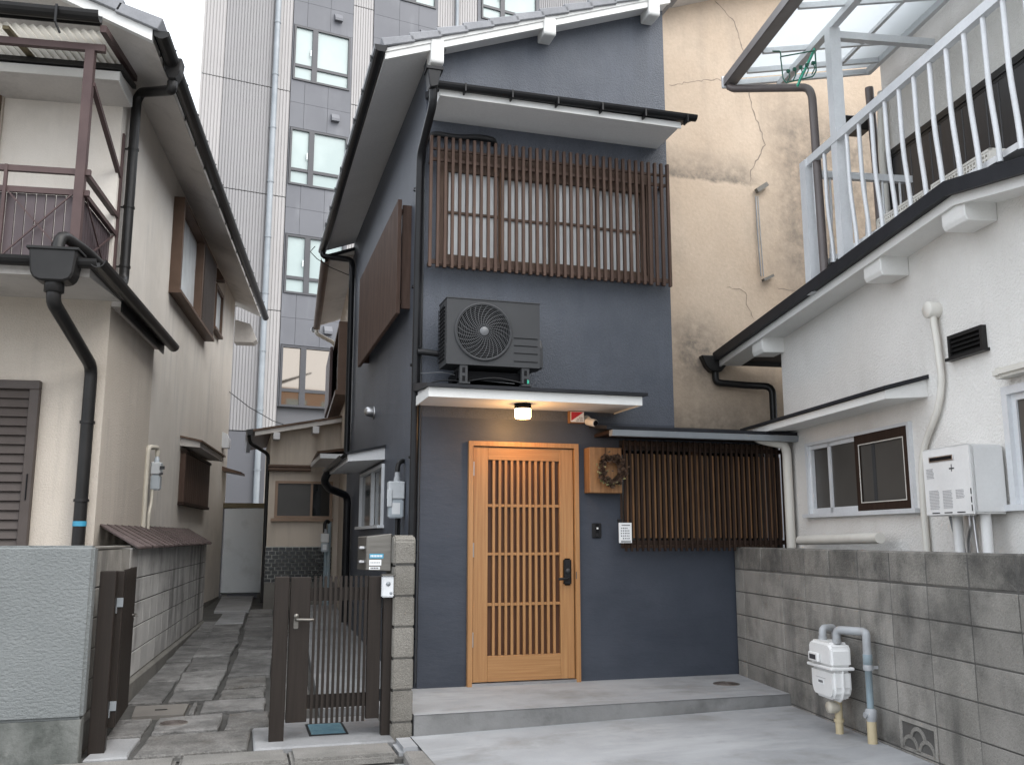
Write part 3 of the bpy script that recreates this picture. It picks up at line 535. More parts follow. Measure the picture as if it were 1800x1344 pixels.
G().lathe([(.02, 0), (.02, -.012), (.0, -.013)], (2.778, 7.715, 1.14), 'y', 14).to('keyhole', 'ac_grey', hd)
G().box(2.851, 2.859, 7.712, 7.716, 1.07, 1.13).to('strike_plate', 'iron', door)

# ================================================================ THINGS ON THE NAVY HOUSE
# air conditioner on the canopy
ac = thing('air_conditioner', 'dark grey outdoor air conditioner unit standing on the door canopy', 'air conditioner', (1.985, 7.45, 2.67))
A0, A1, AZ0, AZ1, AY0, AY1 = 1.585, 2.395, 2.835, 3.39, 7.30, 7.60
fcx, fcz, fr_ = 1.90, 3.12, .232
g = G(); n = 48
ring = [(fcx + fr_ * math.cos(2 * math.pi * k / n), AY0, fcz + fr_ * math.sin(2 * math.pi * k / n)) for k in range(n)]
def edge_pt(k):
    a = 2 * math.pi * k / n; dx, dz_ = math.cos(a), math.sin(a); t = 9
    if dx > 1e-6: t = min(t, (A1 - fcx) / dx)
    if dx < -1e-6: t = min(t, (A0 - fcx) / dx)
    if dz_ > 1e-6: t = min(t, (AZ1 - fcz) / dz_)
    if dz_ < -1e-6: t = min(t, (AZ0 - fcz) / dz_)
    return (fcx + dx * t, AY0, fcz + dz_ * t)
outer = [edge_pt(k) for k in range(n)]
corn = [(A1, AZ1), (A0, AZ1), (A0, AZ0), (A1, AZ0)]
vs = ring + outer; fs = []
for k in range(n):
    k2 = (k + 1) % n
    f = [k, n + k, n + k2, k2]
    a, b = outer[k], outer[k2]
    if abs(a[0] - b[0]) > 1e-6 and abs(a[2] - b[2]) > 1e-6:        # a corner lies between
        cxy = min(corn, key=lambda c: abs(c[0] - (a[0] if abs(a[0] - A0) < 1e-6 or abs(a[0] - A1) < 1e-6 else b[0])) + abs(c[1] - (a[2] if abs(a[2] - AZ0) < 1e-6 or abs(a[2] - AZ1) < 1e-6 else b[2])))
        vs.append((cxy[0], AY0, cxy[1])); f = [k, n + k, len(vs) - 1, n + k2, k2]
    fs.append(tuple(f))
g.add(vs, fs)
g.add([(A0, AY0, AZ0), (A1, AY0, AZ0), (A1, AY1, AZ0), (A0, AY1, AZ0), (A0, AY0, AZ1), (A1, AY0, AZ1), (A1, AY1, AZ1), (A0, AY1, AZ1)],
      [(0, 3, 2, 1), (4, 5, 6, 7), (1, 2, 6, 5), (2, 3, 7, 6), (3, 0, 4, 7)])
inn = [(fcx + fr_ * math.cos(2 * math.pi * k / n), AY0 + .05, fcz + fr_ * math.sin(2 * math.pi * k / n)) for k in range(n)]
g.add(ring + inn, [(k, (k + 1) % n, n + (k + 1) % n, n + k) for k in range(n)])
g.to('casing', 'ac_grey', ac)
G().box(A0 - .006, A1 + .006, AY0 - .006, AY1 + .004, AZ1, AZ1 + .012).to('top_cover', 'ac_grey', ac, bev=.004)
G().add([(fcx, AY0 + .06, fcz)] + [(fcx + fr_ * math.cos(2 * math.pi * k / 32), AY0 + .06, fcz + fr_ * math.sin(2 * math.pi * k / 32)) for k in range(32)], [(0, k + 1, (k + 1) % 32 + 1) for k in range(32)]).to('fan_recess', 'ac_dark', ac)
g = G()
for b_ in range(3):
    a0 = b_ * 2 * math.pi / 3 + .4; pts = []
    for t in range(6):
        a = a0 + t * .2; pts += [(fcx + .05 * math.cos(a), AY0 + .03 + .004 * t, fcz + .05 * math.sin(a)), (fcx + .2 * math.cos(a + .2), AY0 + .025 + .005 * t, fcz + .2 * math.sin(a + .2))]
    g.add(pts, [(2 * i, 2 * i + 1, 2 * i + 3, 2 * i + 2) for i in range(5)])
g.to('fan_blade', 'ac_dark', ac)
g = G(); g.lathe([(.252, 0), (.248, -.014), (.236, -.018), (.228, -.01), (.228, .01)], (fcx, AY0, fcz), 'y', 48)
gr = g.to('fan_ring', 'ac_grey', ac)
g = G()
for r_ in [.05 + i * .0148 for i in range(13)]:
    g.tube([(fcx + r_ * math.cos(2 * math.pi * k / 40), AY0 - .012 - .012 * (1 - r_ / .24), fcz + r_ * math.sin(2 * math.pi * k / 40)) for k in range(41)], .0014, 4, False)
for k in range(28):
    a0 = 2 * math.pi * k / 28
    g.tube([(fcx + r_ * math.cos(a0 - 3.2 * (r_ - .045)), AY0 - .016 - .012 * (1 - r_ / .24), fcz + r_ * math.sin(a0 - 3.2 * (r_ - .045))) for r_ in (.045, .08, .115, .15, .19, .229)], .002, 4, False)
g.to('fan_grille', 'ac_wire', ac)
G().lathe([(.04, .006), (.04, -.006), (.034, -.011), (.0, -.012)], (fcx, AY0 - .022, fcz), 'y', 24).to('grille_hub', 'ac_wire', ac)
for z in (3.085, 3.02, 2.955, 2.885): G().box(2.165, 2.375, AY0 - .004, AY0 + .001, z - .003, z + .003).to('groove', 'ac_dark', ac)
g = G()
for k in range(14): g.box(A0 - .010, A0 - .001, AY0 + .07, AY1 - .02, AZ0 + .05 + k * .034, AZ0 + .058 + k * .034)
for k in range(5): g.box(A0 - .013, A0 - .010, AY0 + .08 + k * .05, AY0 + .088 + k * .05, AZ0 + .04, AZ1 - .04)
g.to('side_fins', 'ac_dark', ac)
G().prism([(AY0 + .06, AZ0 + .01), (AY1 - .04, AZ0 + .01), (AY1 - .04, AZ0 + .27), (AY0 + .10, AZ0 + .27), (AY0 + .06, AZ0 + .2)], 'x', A1, A1 + .05).to('valve_cover', 'ac_grey', ac, bev=.01)
for x in (1.735, 2.27):
    ft = G().box(x - .033, x + .033, AY0 + .01, AY0 + .016, 2.685, 2.834).box(x - .033, x - .028, AY0 + .016, AY0 + .05, 2.69, 2.834).box(x + .028, x + .033, AY0 + .016, AY0 + .05, 2.69, 2.834) \
        .box(x - .045, x + .045, AY0 - .03, AY0 + .06, 2.672, 2.685).box(x - .02, x + .02, AY0 + .05, AY1, 2.795, 2.834).to('foot', 'ac_grey', ac)
    for z in (2.79, 2.72): G().box(x - .012, x + .012, AY0 + .006, AY0 + .0095, z - .022, z + .022).to('slot', 'ac_dark', ft, bev=.003)
G().box(1.70, 2.32, 7.40, 7.74, 2.73, 2.80).to('bracket', 'ac_dark', ac)
G().box(2.283, 2.299, AY0 + .004, AY0 + .0085, 2.70, 2.73).to('label', 'green_light', ac)
G().pipe([(1.42, 7.70, 3.0), (1.47, 7.69, 3.0), (1.60, 7.66, 2.985)], .028, 10).to('hose', 'rubber', ac)
G().pipe([(1.42, 7.74, 2.55), (1.47, 7.50, 2.70), (1.62, 7.42, 2.72), (1.75, 7.36, 2.70), (2.0, 7.32, 2.745), (2.25, 7.30, 2.70)], .006, 6, .08).to('cable', 'rubber', ac)
G().pipe([(1.45, 7.74, 2.82), (1.62, 7.5, 2.80), (1.80, 7.45, 2.74), (2.2, 7.4, 2.71)], .004, 6, .08).to('cable', 'ac_wire', ac)
# ceiling lamp under the canopy
lp = thing('porch_lamp', 'lit round glass ceiling lamp under the canopy above the front door', 'lamp', (2.28, 7.42, 2.53))
G().lathe([(.0, .014), (.072, .014), (.072, -.03), (.0, -.03)], (2.28, 7.42, 2.531), 'z', 28).to('lamp_base', 'ac_dark', lp)
G().lathe([(.070, -.03), (.070, -.10), (.062, -.112), (.0, -.113)], (2.28, 7.42, 2.531), 'z', 28).to('lamp_glass', 'lamp_glass', lp)
ll = bpy.data.lights.new('porch_lamp_light', 'POINT'); ll.energy = 5.0; ll.color = (1.0, 0.52, 0.18); ll.shadow_soft_size = 0.05
lo = bpy.data.objects.new('porch_lamp_light', ll); COL.objects.link(lo); lo.location = (2.28, 7.42, 2.37); lo.parent = lp
lo.matrix_parent_inverse = wm(lp).inverted()
# security plate and camera
sg = thing('security_plate', 'small square security plate with red triangle on the wall under the canopy', 'sign', (2.87, 7.72, 2.44))
G().box(2.805, 2.94, 7.70, 7.757, 2.435, 2.54).to('plate', 'box_wood', sg)
G().box(2.812, 2.938, 7.694, 7.699, 2.443, 2.537).to('face', 'label_white', sg)
G().add([(2.816, 7.692, 2.533), (2.934, 7.692, 2.533), (2.816, 7.692, 2.452)], [(0, 1, 2)]).to('red_triangle', 'red', sg)
g = G()
for x, z, wd in ((2.89, 2.478, .035), (2.872, 2.463, .055), (2.86, 2.450, .07)): g.box(x, x + wd * .4, 7.6915, 7.6935, z, z + .009).box(x + wd * .5, x + wd, 7.6915, 7.6935, z, z + .009)
g.to('print', 'ink_grey', sg)
cm = thing('security_camera', 'small white bullet security camera beside the red security plate', 'camera', (2.98, 7.70, 2.46))
G().lathe([(.0, 0), (.035, 0), (.035, -.012), (.015, -.02)], (2.985, 7.757, 2.48), 'y', 16).pipe([(2.985, 7.74, 2.48), (2.985, 7.69, 2.485), (2.99, 7.67, 2.46)], .011, 8).to('mount', 'white_pipe', cm)
a, b = Vector((2.975, 7.70, 2.452)), Vector((3.012, 7.60, 2.425)); d = (b - a)
G().tube([a - d * .1, a, a + d * .9, b], [.028, .034, .034, .03], 16).to('body', 'white_pipe', cm)
G().tube([b + d * .001, b + d * .03], .026, 16).to('lens', 'ac_dark', cm)
# wooden box with wreath
bx = thing('wooden_box', 'square wooden box mounted on the wall right of the front door', 'box', (3.11, 7.75, 1.81))
g = G().box(2.955, 3.262, 7.615, 7.757, 1.812, 2.213); g.to('case', 'box_wood', bx, bev=.004)
G().box(3.103, 3.106, 7.611, 7.614, 2.14, 2.212).to('split', 'ac_dark', bx)
wr = thing('pinecone_wreath', 'round brown pinecone wreath hung on the wooden box', 'wreath', (3.13, 7.59, 2.0))
wcx, wcz, wy = 3.135, 2.01, 7.575
G().tube([(wcx + .095 * math.cos(2 * math.pi * k / 24), wy, wcz + .105 * math.sin(2 * math.pi * k / 24)) for k in range(25)], .024, 8, False).to('ring', 'pine', wr)
g = G(); g2 = G()
for k in range(46):                                             # pinecones: whorls of scales round an axis
    a = 2 * math.pi * k / 46 + random.uniform(-.06, .06); ra = .104 + random.choice((-.019, 0, .019)) + random.uniform(-.005, .005)
    c = Vector((wcx + ra * math.cos(a), wy - .026 - random.uniform(0, .012), wcz + ra * 1.1 * math.sin(a)))
    ax = Vector((math.cos(a) * random.uniform(-.6, 1), -random.uniform(.3, 1.0), math.sin(a) * random.uniform(-.6, 1))).normalized()
    e1 = ax.cross(Vector((.3, .2, 1))).normalized(); e2 = ax.cross(e1); R0 = random.uniform(.017, .025)
    for j in range(5):
        h = (j - 2) * R0 * .42; rr = R0 * (1.0, 1.05, .95, .75, .45)[j]
        for m in range(7):
            t_ = 2 * math.pi * (m + .5 * (j % 2)) / 7; d1 = e1 * math.cos(t_) + e2 * math.sin(t_); t2 = e1 * -math.sin(t_) + e2 * math.cos(t_)
            p0 = c + ax * h + d1 * rr * .3; p1 = c + ax * (h + R0 * .45) + d1 * rr
            g.add([p0 - t2 * rr * .2, p0 + t2 * rr * .2, p1 + t2 * rr * .36, p1 + ax * R0 * .12, p1 - t2 * rr * .36], [(0, 1, 2, 3, 4)])
for k in range(150):
    a = random.uniform(0, 2 * math.pi); ra = random.gauss(.1, .022)
    c = Vector((wcx + ra * math.cos(a), wy - .02 - random.uniform(0, .02), wcz + ra * 1.1 * math.sin(a)))
    q_ = Vector((random.gauss(0, 1), random.gauss(-.7, .5), random.gauss(0, 1))).normalized(); L = random.uniform(.018, .036); wd = random.uniform(.005, .010)
    sd = q_.cross(Vector((.2, 1, .1))).normalized()
    green = math.sin(a) < -.55 or math.cos(a) < -.9
    (g2 if green and random.random() < .6 else g).add([c - sd * wd * .4, c + sd * wd * .4, c + q_ * L * .6 + sd * wd, c + q_ * L, c + q_ * L * .6 - sd * wd], [(0, 1, 2, 3, 4)])
g.to('cone_scales', 'pine', wr, kind='stuff'); g2.to('dry_leaves', 'pine_leaf', wr, kind='stuff')
# doorbell
db = thing('doorbell', 'black doorbell intercom on the navy wall right of the front door', 'doorbell', (3.065, 7.75, 1.42))
G().box(3.022, 3.108, 7.738, 7.757, 1.42, 1.55).to('housing', 'rubber', db, bev=.006)
G().box(3.05, 3.082, 7.733, 7.737, 1.425, 1.545).to('face', 'ac_dark', db, bev=.003)
G().box(3.058, 3.074, 7.729, 7.732, 1.497, 1.513).to('button', 'label_white', db)
g = G()
for i in range(3):
    for j in range(4): g.box(3.054 + i * .009, 3.059 + i * .009, 7.730, 7.7325, 1.432 + j * .008, 1.437 + j * .008)
g.to('speaker_holes', 'ac_grey', db)
# notice card
nc = thing('notice_card', 'white printed card with rows of dark dates clipped to the lower lattice', 'notice', (3.26, 7.56, 1.38))
G().box(3.196, 3.316, 7.552, 7.557, 1.378, 1.552).to('card', 'label_white', nc)
g = G()
for r_ in range(5):
    for c in range(5):
        if r_ == 0 and c > 3: continue
        if r_ == 4 and c == 0: continue
        zc = 1.505 - r_ * .022; xc = 3.219 + c * .0175 + random.uniform(-.001, .001); hh = random.uniform(.0045, .0065)
        g.add([(xc + .0055 * math.cos(t * math.pi / 4), 7.5505, zc + hh * math.sin(t * math.pi / 4)) for t in range(8)], [tuple(range(8))])
for k in range(7): g.box(3.222 + k * .0115, 3.222 + k * .0115 + .0085, 7.5495, 7.5515, 1.527, 1.535)
for r_ in range(2):
    for k in range(8): g.box(3.214 + k * .0115, 3.214 + k * .0115 + .009, 7.5495, 7.5515, 1.393 - r_ * .009, 1.398 - r_ * .009)
g.to('print', 'ink', nc)
G().box(3.195, 3.225, 7.545, 7.585, 1.555, 1.585).to('clip', 'rubber', nc, bev=.004)
# round cover on the step
mh = thing('manhole_cover', 'round dark iron cover set in the concrete entrance step', 'manhole cover', (4.03, 7.27, .205))
def cover(parent, c, r_, z, m='iron'):
    G().lathe([(r_ * 1.06, -.004), (r_ * 1.06, .003), (r_ * 1.0, .003)], (c[0], c[1], z), 'z', 36).to('rim', 'cover_grey', parent)
    g = G().lathe([(r_, .001), (r_ * .98, .004), (0, .004)], (c[0], c[1], z), 'z', 36); g.to('lid', m, parent)
    g = G()
    for q in (.25, .45, .65, .85): g.lathe([(r_ * q + .006, .003), (r_ * q + .005, .007), (r_ * q - .005, .007), (r_ * q - .006, .003)], (c[0], c[1], z), 'z', 36)
    g.to('raised_rings', m, parent)
cover(mh, (4.03, 7.27), .105, .205)
# electricity meter on the alley corner
def wall_meter(o, F, x, y, z, s=1.0, body='plastic_meter'):
    """meter on a wall: body box, clear lower cover, cable head above; faces -y in frame F"""
    G().box(x - .065 * s, x + .065 * s, y - .09 * s, y, z + .15 * s, z + .29 * s).to('body', body, o, F, bev=.008)
    G().box(x - .06 * s, x + .06 * s, y - .085 * s, y, z, z + .149 * s).to('cover', 'clear_cover', o, F, bev=.012, seg=2)
    G().box(x - .035 * s, x + .03 * s, y - .0875 * s, y - .086 * s, z + .03 * s, z + .12 * s).to('dial', 'label_white', o, F)
    G().lathe([(.028 * s, 0), (.028 * s, .03 * s), (.02 * s, .05 * s), (.02 * s, .08 * s)], (x + .01, y - .045 * s, z + .285 * s), 'z', 14).to('neck', 'grey_pipe', o, F)
em = thing('electricity_meter', 'pale electricity meter with clear cover on the navy alley wall above the pillar', 'meter', (1.40, 8.55, 1.58))
wall_meter(em, None, 1.385, 8.55, 1.60, 1.15)
G().pipe([(1.395, 8.50, 2.0), (1.40, 8.50, 2.09), (1.44, 8.55, 2.13), (1.52, 8.6, 2.13)], .022, 8).to('cable_head', 'charcoal_pipe', em)
G().tube([(1.40, 8.50, 1.6), (1.40, 8.50, .9)], .016, 8).tube([(1.425, 8.52, 1.6), (1.425, 8.52, .9)], .012, 8).to('cable', 'rubber', em)
G().box(1.30, 1.345, 8.44, 8.46, 1.70, 1.86).to('side_tab', 'plastic_meter', em, bev=.006)

# ================================================================ GATES, PILLAR, MAILBOX
gp = thing('block_pillar', 'narrow tan concrete block pillar with rounded top beside the brown gate', 'pillar', (1.16, 6.85, .05))
G().box(1.095, 1.227, 6.67, 7.04, .0, 1.40).to('mortar_core', 'mortar', gp)
zb = [.0, .155, .37, .585, .80, 1.012, 1.228]
for a, b in zip(zb[:-1], zb[1:]): G().box(1.087, 1.235, 6.66, 7.05, a + .004, b - .004).to('block', 'block_tan', gp, bev=.008, seg=2)
G().prism([(6.66, 1.232), (7.05, 1.232), (7.05, 1.40), (7.03, 1.425), (6.99, 1.44), (6.72, 1.44), (6.68, 1.425), (6.66, 1.40)], 'x', 1.082, 1.238).to('cap_block', 'block_tan', gp, bev=.012, seg=2)
gt = thing('garden_gate', 'closed dark brown slatted gate leaf between two posts', 'gate', (.70, 6.77, .05))
GB = 'gate_brown'
G().box(.268, .366, 6.72, 6.80, .05, 1.155).to('post', GB, gt, bev=.004)
G().box(1.026, 1.124, 6.72, 6.80, .05, 1.145).to('post', GB, gt, bev=.004)
G().box(.376, .515, 6.745, 6.79, .178, 1.150).to('stile', GB, gt, bev=.003); G().box(.918, 1.012, 6.745, 6.79, .178, 1.150).to('stile', GB, gt, bev=.003)
for a, b in ((.985, 1.075), (.262, .352)): G().box(.516, .917, 6.762, 6.785, a, b).to('rail', GB, gt)
s0 = G().box(.536, .5545, 6.742, 6.761, .165, 1.155).to('slat', GB, gt, loc=(.545, 6.75, .6))
for k in range(1, 11): rep(s0, (k * .0355, 0, 0))
hd = G().box(.405, .437, 6.735, 6.744, .80, .90).to('handle', 'steel_brown', gt, bev=.004, seg=2)
G().pipe([(.421, 6.735, .865), (.421, 6.69, .865), (.52, 6.685, .862), (.535, 6.69, .862)], .011, 8).lathe([(.018, 0), (.018, -.01), (0, -.011)], (.421, 6.735, .885), 'y', 14).to('lever', 'steel_brown', hd)
for z in (.97, .33): G().box(1.008, 1.03, 6.752, 6.782, z - .04, z + .04).to('hinge', 'rubber', gt)
og = thing('open_gate_leaf', 'dark brown gate leaf folded open along the left wall behind its post', 'gate', (-.78, 7.1, .05))
G().box(-.852, -.752, 6.70, 6.80, .05, 1.205).to('post', GB, og, bev=.004)
G().box(-.775, -.715, 6.83, 6.90, .19, 1.20).to('stile', GB, og, bev=.003)
G().box(-.765, -.725, 7.66, 7.73, .19, 1.20).to('stile', GB, og, bev=.003)
for z in (1.06, .30): G().box(-.757, -.733, 6.90, 7.66, z - .045, z + .045).to('rail', GB, og)
s0 = G().box(-.733, -.716, 6.93, 6.947, .19, 1.205).to('slat', GB, og, loc=(-.72, 6.94, .7))
for k in range(1, 19): rep(s0, (0, k * .0385, 0))
for z in (.995, .33): G().box(-.752, -.712, 6.82, 6.829, z - .03, z + .03).box(-.756, -.748, 6.80, 6.83, z - .07, z - .02).to('hinge', 'galv', og)
G().pipe([(-.715, 7.5, .86), (-.69, 7.5, .86), (-.68, 7.42, .86)], .011, 8).to('lever', 'steel_brown', og)
mb = thing('mailbox', 'brushed metal mailbox with blue and white stickers fixed to the block pillar', 'mailbox', (.99, 6.9, 1.18))
G().add([(.905, 6.82, 1.19), (1.083, 6.78, 1.18), (1.083, 7.02, 1.18), (.87, 7.05, 1.19), (.905, 6.82, 1.43), (1.083, 6.78, 1.452), (1.083, 7.02, 1.452), (.87, 7.05, 1.43)],
     [(0, 3, 2, 1), (4, 5, 6, 7), (0, 1, 5, 4), (1, 2, 6, 5), (2, 3, 7, 6), (3, 0, 4, 7)]).to('case', 'steel_brown', mb, bev=.006)
def on_mb(u0, u1, z0, z1, name, m, off=.004):
    def P(u, z): return (.905 + .178 * u, 6.82 - .04 * u - off, z)
    return G().add([P(u0, z0), P(u1, z0), P(u1, z1), P(u0, z1)], [(0, 1, 2, 3)]).to(name, m, mb)
on_mb(.13, .68, 1.275, 1.308, 'blue_label', 'label_blue'); on_mb(.12, .60, 1.225, 1.265, 'white_label', 'label_white'); on_mb(.12, .55, 1.195, 1.216, 'white_label', 'label_white')
for k in range(8): on_mb(.17 + k * .06, .21 + k * .06, 1.284, 1.299, 'print', 'label_white', .005)
for k in range(6): on_mb(.17 + k * .065, .215 + k * .065, 1.24, 1.25, 'print', 'ink_grey', .005)
for k in range(5): on_mb(.18 + k * .065, .225 + k * .065, 1.201, 1.211, 'print', 'ink', .005)
G().box(.86, .90, 6.86, 6.93, 1.34, 1.36).box(.86, .90, 6.86, 6.93, 1.24, 1.26).to('latch', 'steel', mb, bev=.004)
ic = thing('gate_intercom', 'grey gate intercom box on top of the right gate post', 'intercom', (1.05, 6.69, 1.0))
G().box(1.003, 1.092, 6.672, 6.719, 1.005, 1.155).to('housing', 'alu', ic, bev=.008, seg=2)
G().box(.999, 1.098, 6.66, 6.722, 1.156, 1.166).to('hood', 'steel_brown', ic)
G().lathe([(.016, 0), (.016, -.005), (.0, -.006)], (1.047, 6.672, 1.10), 'y', 16).lathe([(.011, 0), (.009, -.004), (0, -.004)], (1.068, 6.672, 1.035), 'y', 14).to('button', 'galv', ic)
lid = thing('meter_lid', 'blue rectangular water meter lid in the pale slab under the gate', 'lid', (.68, 7.02, .08))
G().box(.545, .815, 6.83, 7.25, .064, .071).to('rim', 'rubber', lid)
G().add([(.562, 6.86, .0725), (.798, 6.86, .0725), (.798, 7.22, .0725), (.562, 7.22, .0725), (.562, 6.86, .070), (.798, 6.86, .070), (.798, 7.22, .070), (.562, 7.22, .070)],
     [(0, 1, 2, 3), (4, 5, 1, 0), (5, 6, 2, 1), (6, 7, 3, 2), (7, 4, 0, 3)]).to('lid', 'lid_blue', lid)
g = G()
for k in range(7): g.box(.575, .785, 6.89 + k * .045, 6.91 + k * .045, .0726, .075)
g.to('ribs', 'lid_blue', lid)
rc = thing('round_cover', 'small round rusty cover set among the path stones', 'manhole cover', (-.38, 7.45, .09)); cover(rc, (-.38, 7.46), .095, pz(7.46) + .027)
sc = thing('square_cover', 'rectangular grey inspection cover in the stone path by the left wall', 'manhole cover', (-.5, 8.0, .09))
zz = pz(8.0)
G().add([(-.70, 7.80, pz(7.8) + .018), (-.33, 7.79, pz(7.8) + .018), (-.31, 8.21, pz(8.2) + .018), (-.71, 8.20, pz(8.2) + .018), (-.70, 7.80, zz - .02), (-.33, 7.79, zz - .02), (-.31, 8.21, zz - .02), (-.71, 8.20, zz - .02)],
     [(0, 1, 2, 3), (4, 5, 1, 0), (5, 6, 2, 1), (6, 7, 3, 2), (7, 4, 0, 3)]).to('plate', 'cover_grey', sc)
G().box(-.55, -.46, 7.99, 8.005, zz + .02, zz + .0235).to('grip', 'ac_dark', sc)

# ================================================================ LEFT WALLS
rw = thing('rendered_wall', 'low pale grey rendered wall with dark mossy base in the left foreground', 'wall', (-1.8, 6.55, 0))
G().box(-3.6, -.868, 6.50, 6.66, .31, 1.372).to('render', 'grey_render', rw, bev=.02, seg=3)
G().box(-3.6, -.878, 6.51, 6.65, .0, .309).to('base', 'mossy_base', rw, bev=.006)
FB = frame((-.83, 8.31, 0), 4.0)
bw = thing('pale_block_wall', 'long pale block wall with dark streaks and a sloping brown tile cap along the left path', 'wall', (-.83, 8.31, 0), 4.0)
G().box(-.11, -.012, -1.55, 5.93, .1, 1.335).to('mortar_core', 'mortar', bw, FB)
G().prism([(-.13, .0), (.035, .0), (.035, .24), (.0, .262), (-.13, .262)], 'y', -1.55, 5.95).to('footing', 'footing', bw, FB, bev=.004)
b0 = None
zc = [.268, .472, .676, .88, 1.084]
for r_, z in enumerate(zc):
    top = 1.338 if r_ == 4 else z + .199
    y = -.05 - .0; k = 0
    hh = top - z
    for k in range(15):
        ya = -.05 + k * .4
        if ya + .395 > 5.97: continue
        G().box(-.12, .0 + random.uniform(-.0015, .0015), ya + .003, ya + .393, z + .0025, top - .0025).to('block', 'block_pale', bw, FB, bev=.003, loc=(0, ya + .2, z))
    for k in range(4):
        ya = -1.55 + k * .375
        G().box(-.12, .0, ya + .003, ya + .372, z + .0025, top - .0025).to('block', 'block', bw, FB, bev=.003, loc=(0, ya + .2, z))
G().box(-.125, .004, -1.56, -.06, 1.34, 1.36).to('mortar_top', 'footing', bw, FB, bev=.004)
for k in range(17):                                           # cap tiles sloping from the house down to the wall's face
    y0 = -.08 + k * .352; wn = -.46 + k * .0125; u0 = .95 + k * .285; u1 = u0 + .27
    G().add([(.07, y0, 1.352), (.07, y0 + .335, 1.352), (wn, u1, 1.555), (wn, u0, 1.555), (.07, y0, 1.328), (.07, y0 + .335, 1.328), (wn, u1, 1.531), (wn, u0, 1.531)],
        [(0, 1, 2, 3), (7, 6, 5, 4), (0, 4, 5, 1), (1, 5, 6, 2), (2, 6, 7, 3), (3, 7, 4, 0)]).to('cap_tile', 'cap_brown', bw, FB, bev=.005, loc=(0, y0, 1.4))
    G().add([(.075, y0 + .325, 1.357), (.075, y0 + .352, 1.357), (wn, u1 + .018, 1.562), (wn, u1 - .008, 1.562), (.075, y0 + .325, 1.34), (.075, y0 + .352, 1.34), (wn, u1 + .018, 1.545), (wn, u1 - .008, 1.545)],
        [(0, 1, 2, 3), (7, 6, 5, 4), (0, 4, 5, 1), (1, 5, 6, 2), (2, 6, 7, 3), (3, 7, 4, 0)]).to('cap_batten', 'cap_brown', bw, FB)

# ================================================================ LEFT HOUSE
OL = (-1.26, 9.11, 0); FL = frame(OL, 6.4)
lh = thing('beige_house', 'two-storey beige stucco house on the left with brown balcony and black gutters', 'house', OL, 6.4)
def q(g, name, m, par=None, **k): return g.to(name, m, par or lh, FL, **k)
q(G().box(-4.5, -.0, .0, 9.1, .38, 5.98), 'wall', 'beige_fine')
q(G().box(-4.5, .035, -.035, 1.95, .3, 3.60), 'wall_extension', 'beige')
q(G().box(-4.45, .012, 1.952, 9.11, .0, .379), 'foundation', 'footing')
q(G().box(-4.5, -1.06, -.03, -.001, 3.6, 5.58), 'wall_panel', 'beige')
# main roof: eave over the alley, rake in front
def lz(x): return 5.94 - .42 * x
q(G().prism([(-4.5, lz(-4.5) + .06), (.47, lz(.47) + .06), (.47, lz(.47) + .10), (-4.5, lz(-4.5) + .10)], 'y', -1.02, 9.55), 'roof', 'dark_roof')
rf = [o for o in lh.children if o.name.startswith('roof')][0]
q(G().prism([(-4.5, lz(-4.5) - .01), (.45, lz(.45) - .01), (.45, lz(.45) + .055), (-4.5, lz(-4.5) + .055)], 'y', -.965, 9.5), 'soffit', 'soffit_beige')
q(G().prism([(-4.5, lz(-4.5) - .04), (.46, lz(.46) - .04), (.46, lz(.46) + .075), (-4.5, lz(-4.5) + .075)], 'y', -1.03, -.966), 'barge_board', 'white_paint')
a_ = math.atan(.42); t0 = None
for k in range(14):
    x = .50 - k * .33
    if t0 is None:
        z = lz(x) + .10; c, s_ = math.cos(a_), math.sin(a_); L = .33 / c
        def tp(u, v): return (x - u * c + v * s_, z + u * s_ + v * c)
        t0 = q(G().prism([tp(-.02, -.03), tp(L + .01, -.045), tp(L + .01, .05), tp(L - .02, .055), tp(-.02, .085)], 'y', -1.07, -.70), 'roof_tile', 'roof_tile', rf, bev=.006)
    else: rep(t0, (-k * .33, 0, k * .33 * .42))
gt = q(G().gutter((.535, -1.02, 5.80), (.535, 9.6, 5.76), .065), 'gutter', 'charcoal_pipe')
q(G().prism([(.47, 5.80), (.48, 5.75), (.52, 5.73), (.55, 5.73), (.59, 5.75), (.60, 5.80)], 'y', -1.035, -1.02), 'end_cap', 'charcoal_pipe', gt)
for k in range(16):
    y = -.7 + k * .66; q(G().box(.462, .472, y - .008, y + .008, 5.73, 5.81).bar((.465, y, 5.805), (.605, y, 5.805), .014, .01), 'bracket', 'charcoal_pipe', gt)
q(G().prism([(.455, 5.83), (.625, 5.83), (.61, 5.70), (.57, 5.62), (.51, 5.62), (.47, 5.70)], 'y', -.53, -.37), 'rain_head', 'charcoal_pipe', bev=.01)
q(G().pipe([(.535, -.45, 5.62), (.535, -.45, 5.54), (.12, .17, 5.79), (.075, .20, 5.72), (.075, .20, 3.86), (.09, .05, 3.78), (.03, -.9, 3.80), (-.10, -1.2, 3.86), (-.10, -1.24, 3.62)], .048, 12, .10), 'downpipe', 'charcoal_pipe')
for z in (5.2, 4.6, 4.0): q(G().lathe([(.055, -.01), (.055, .01)], (.075, .20, z), 'z', 14).box(-.0, .07, .19, .21, z - .006, z + .006), 'pipe_clamp', 'charcoal_pipe')
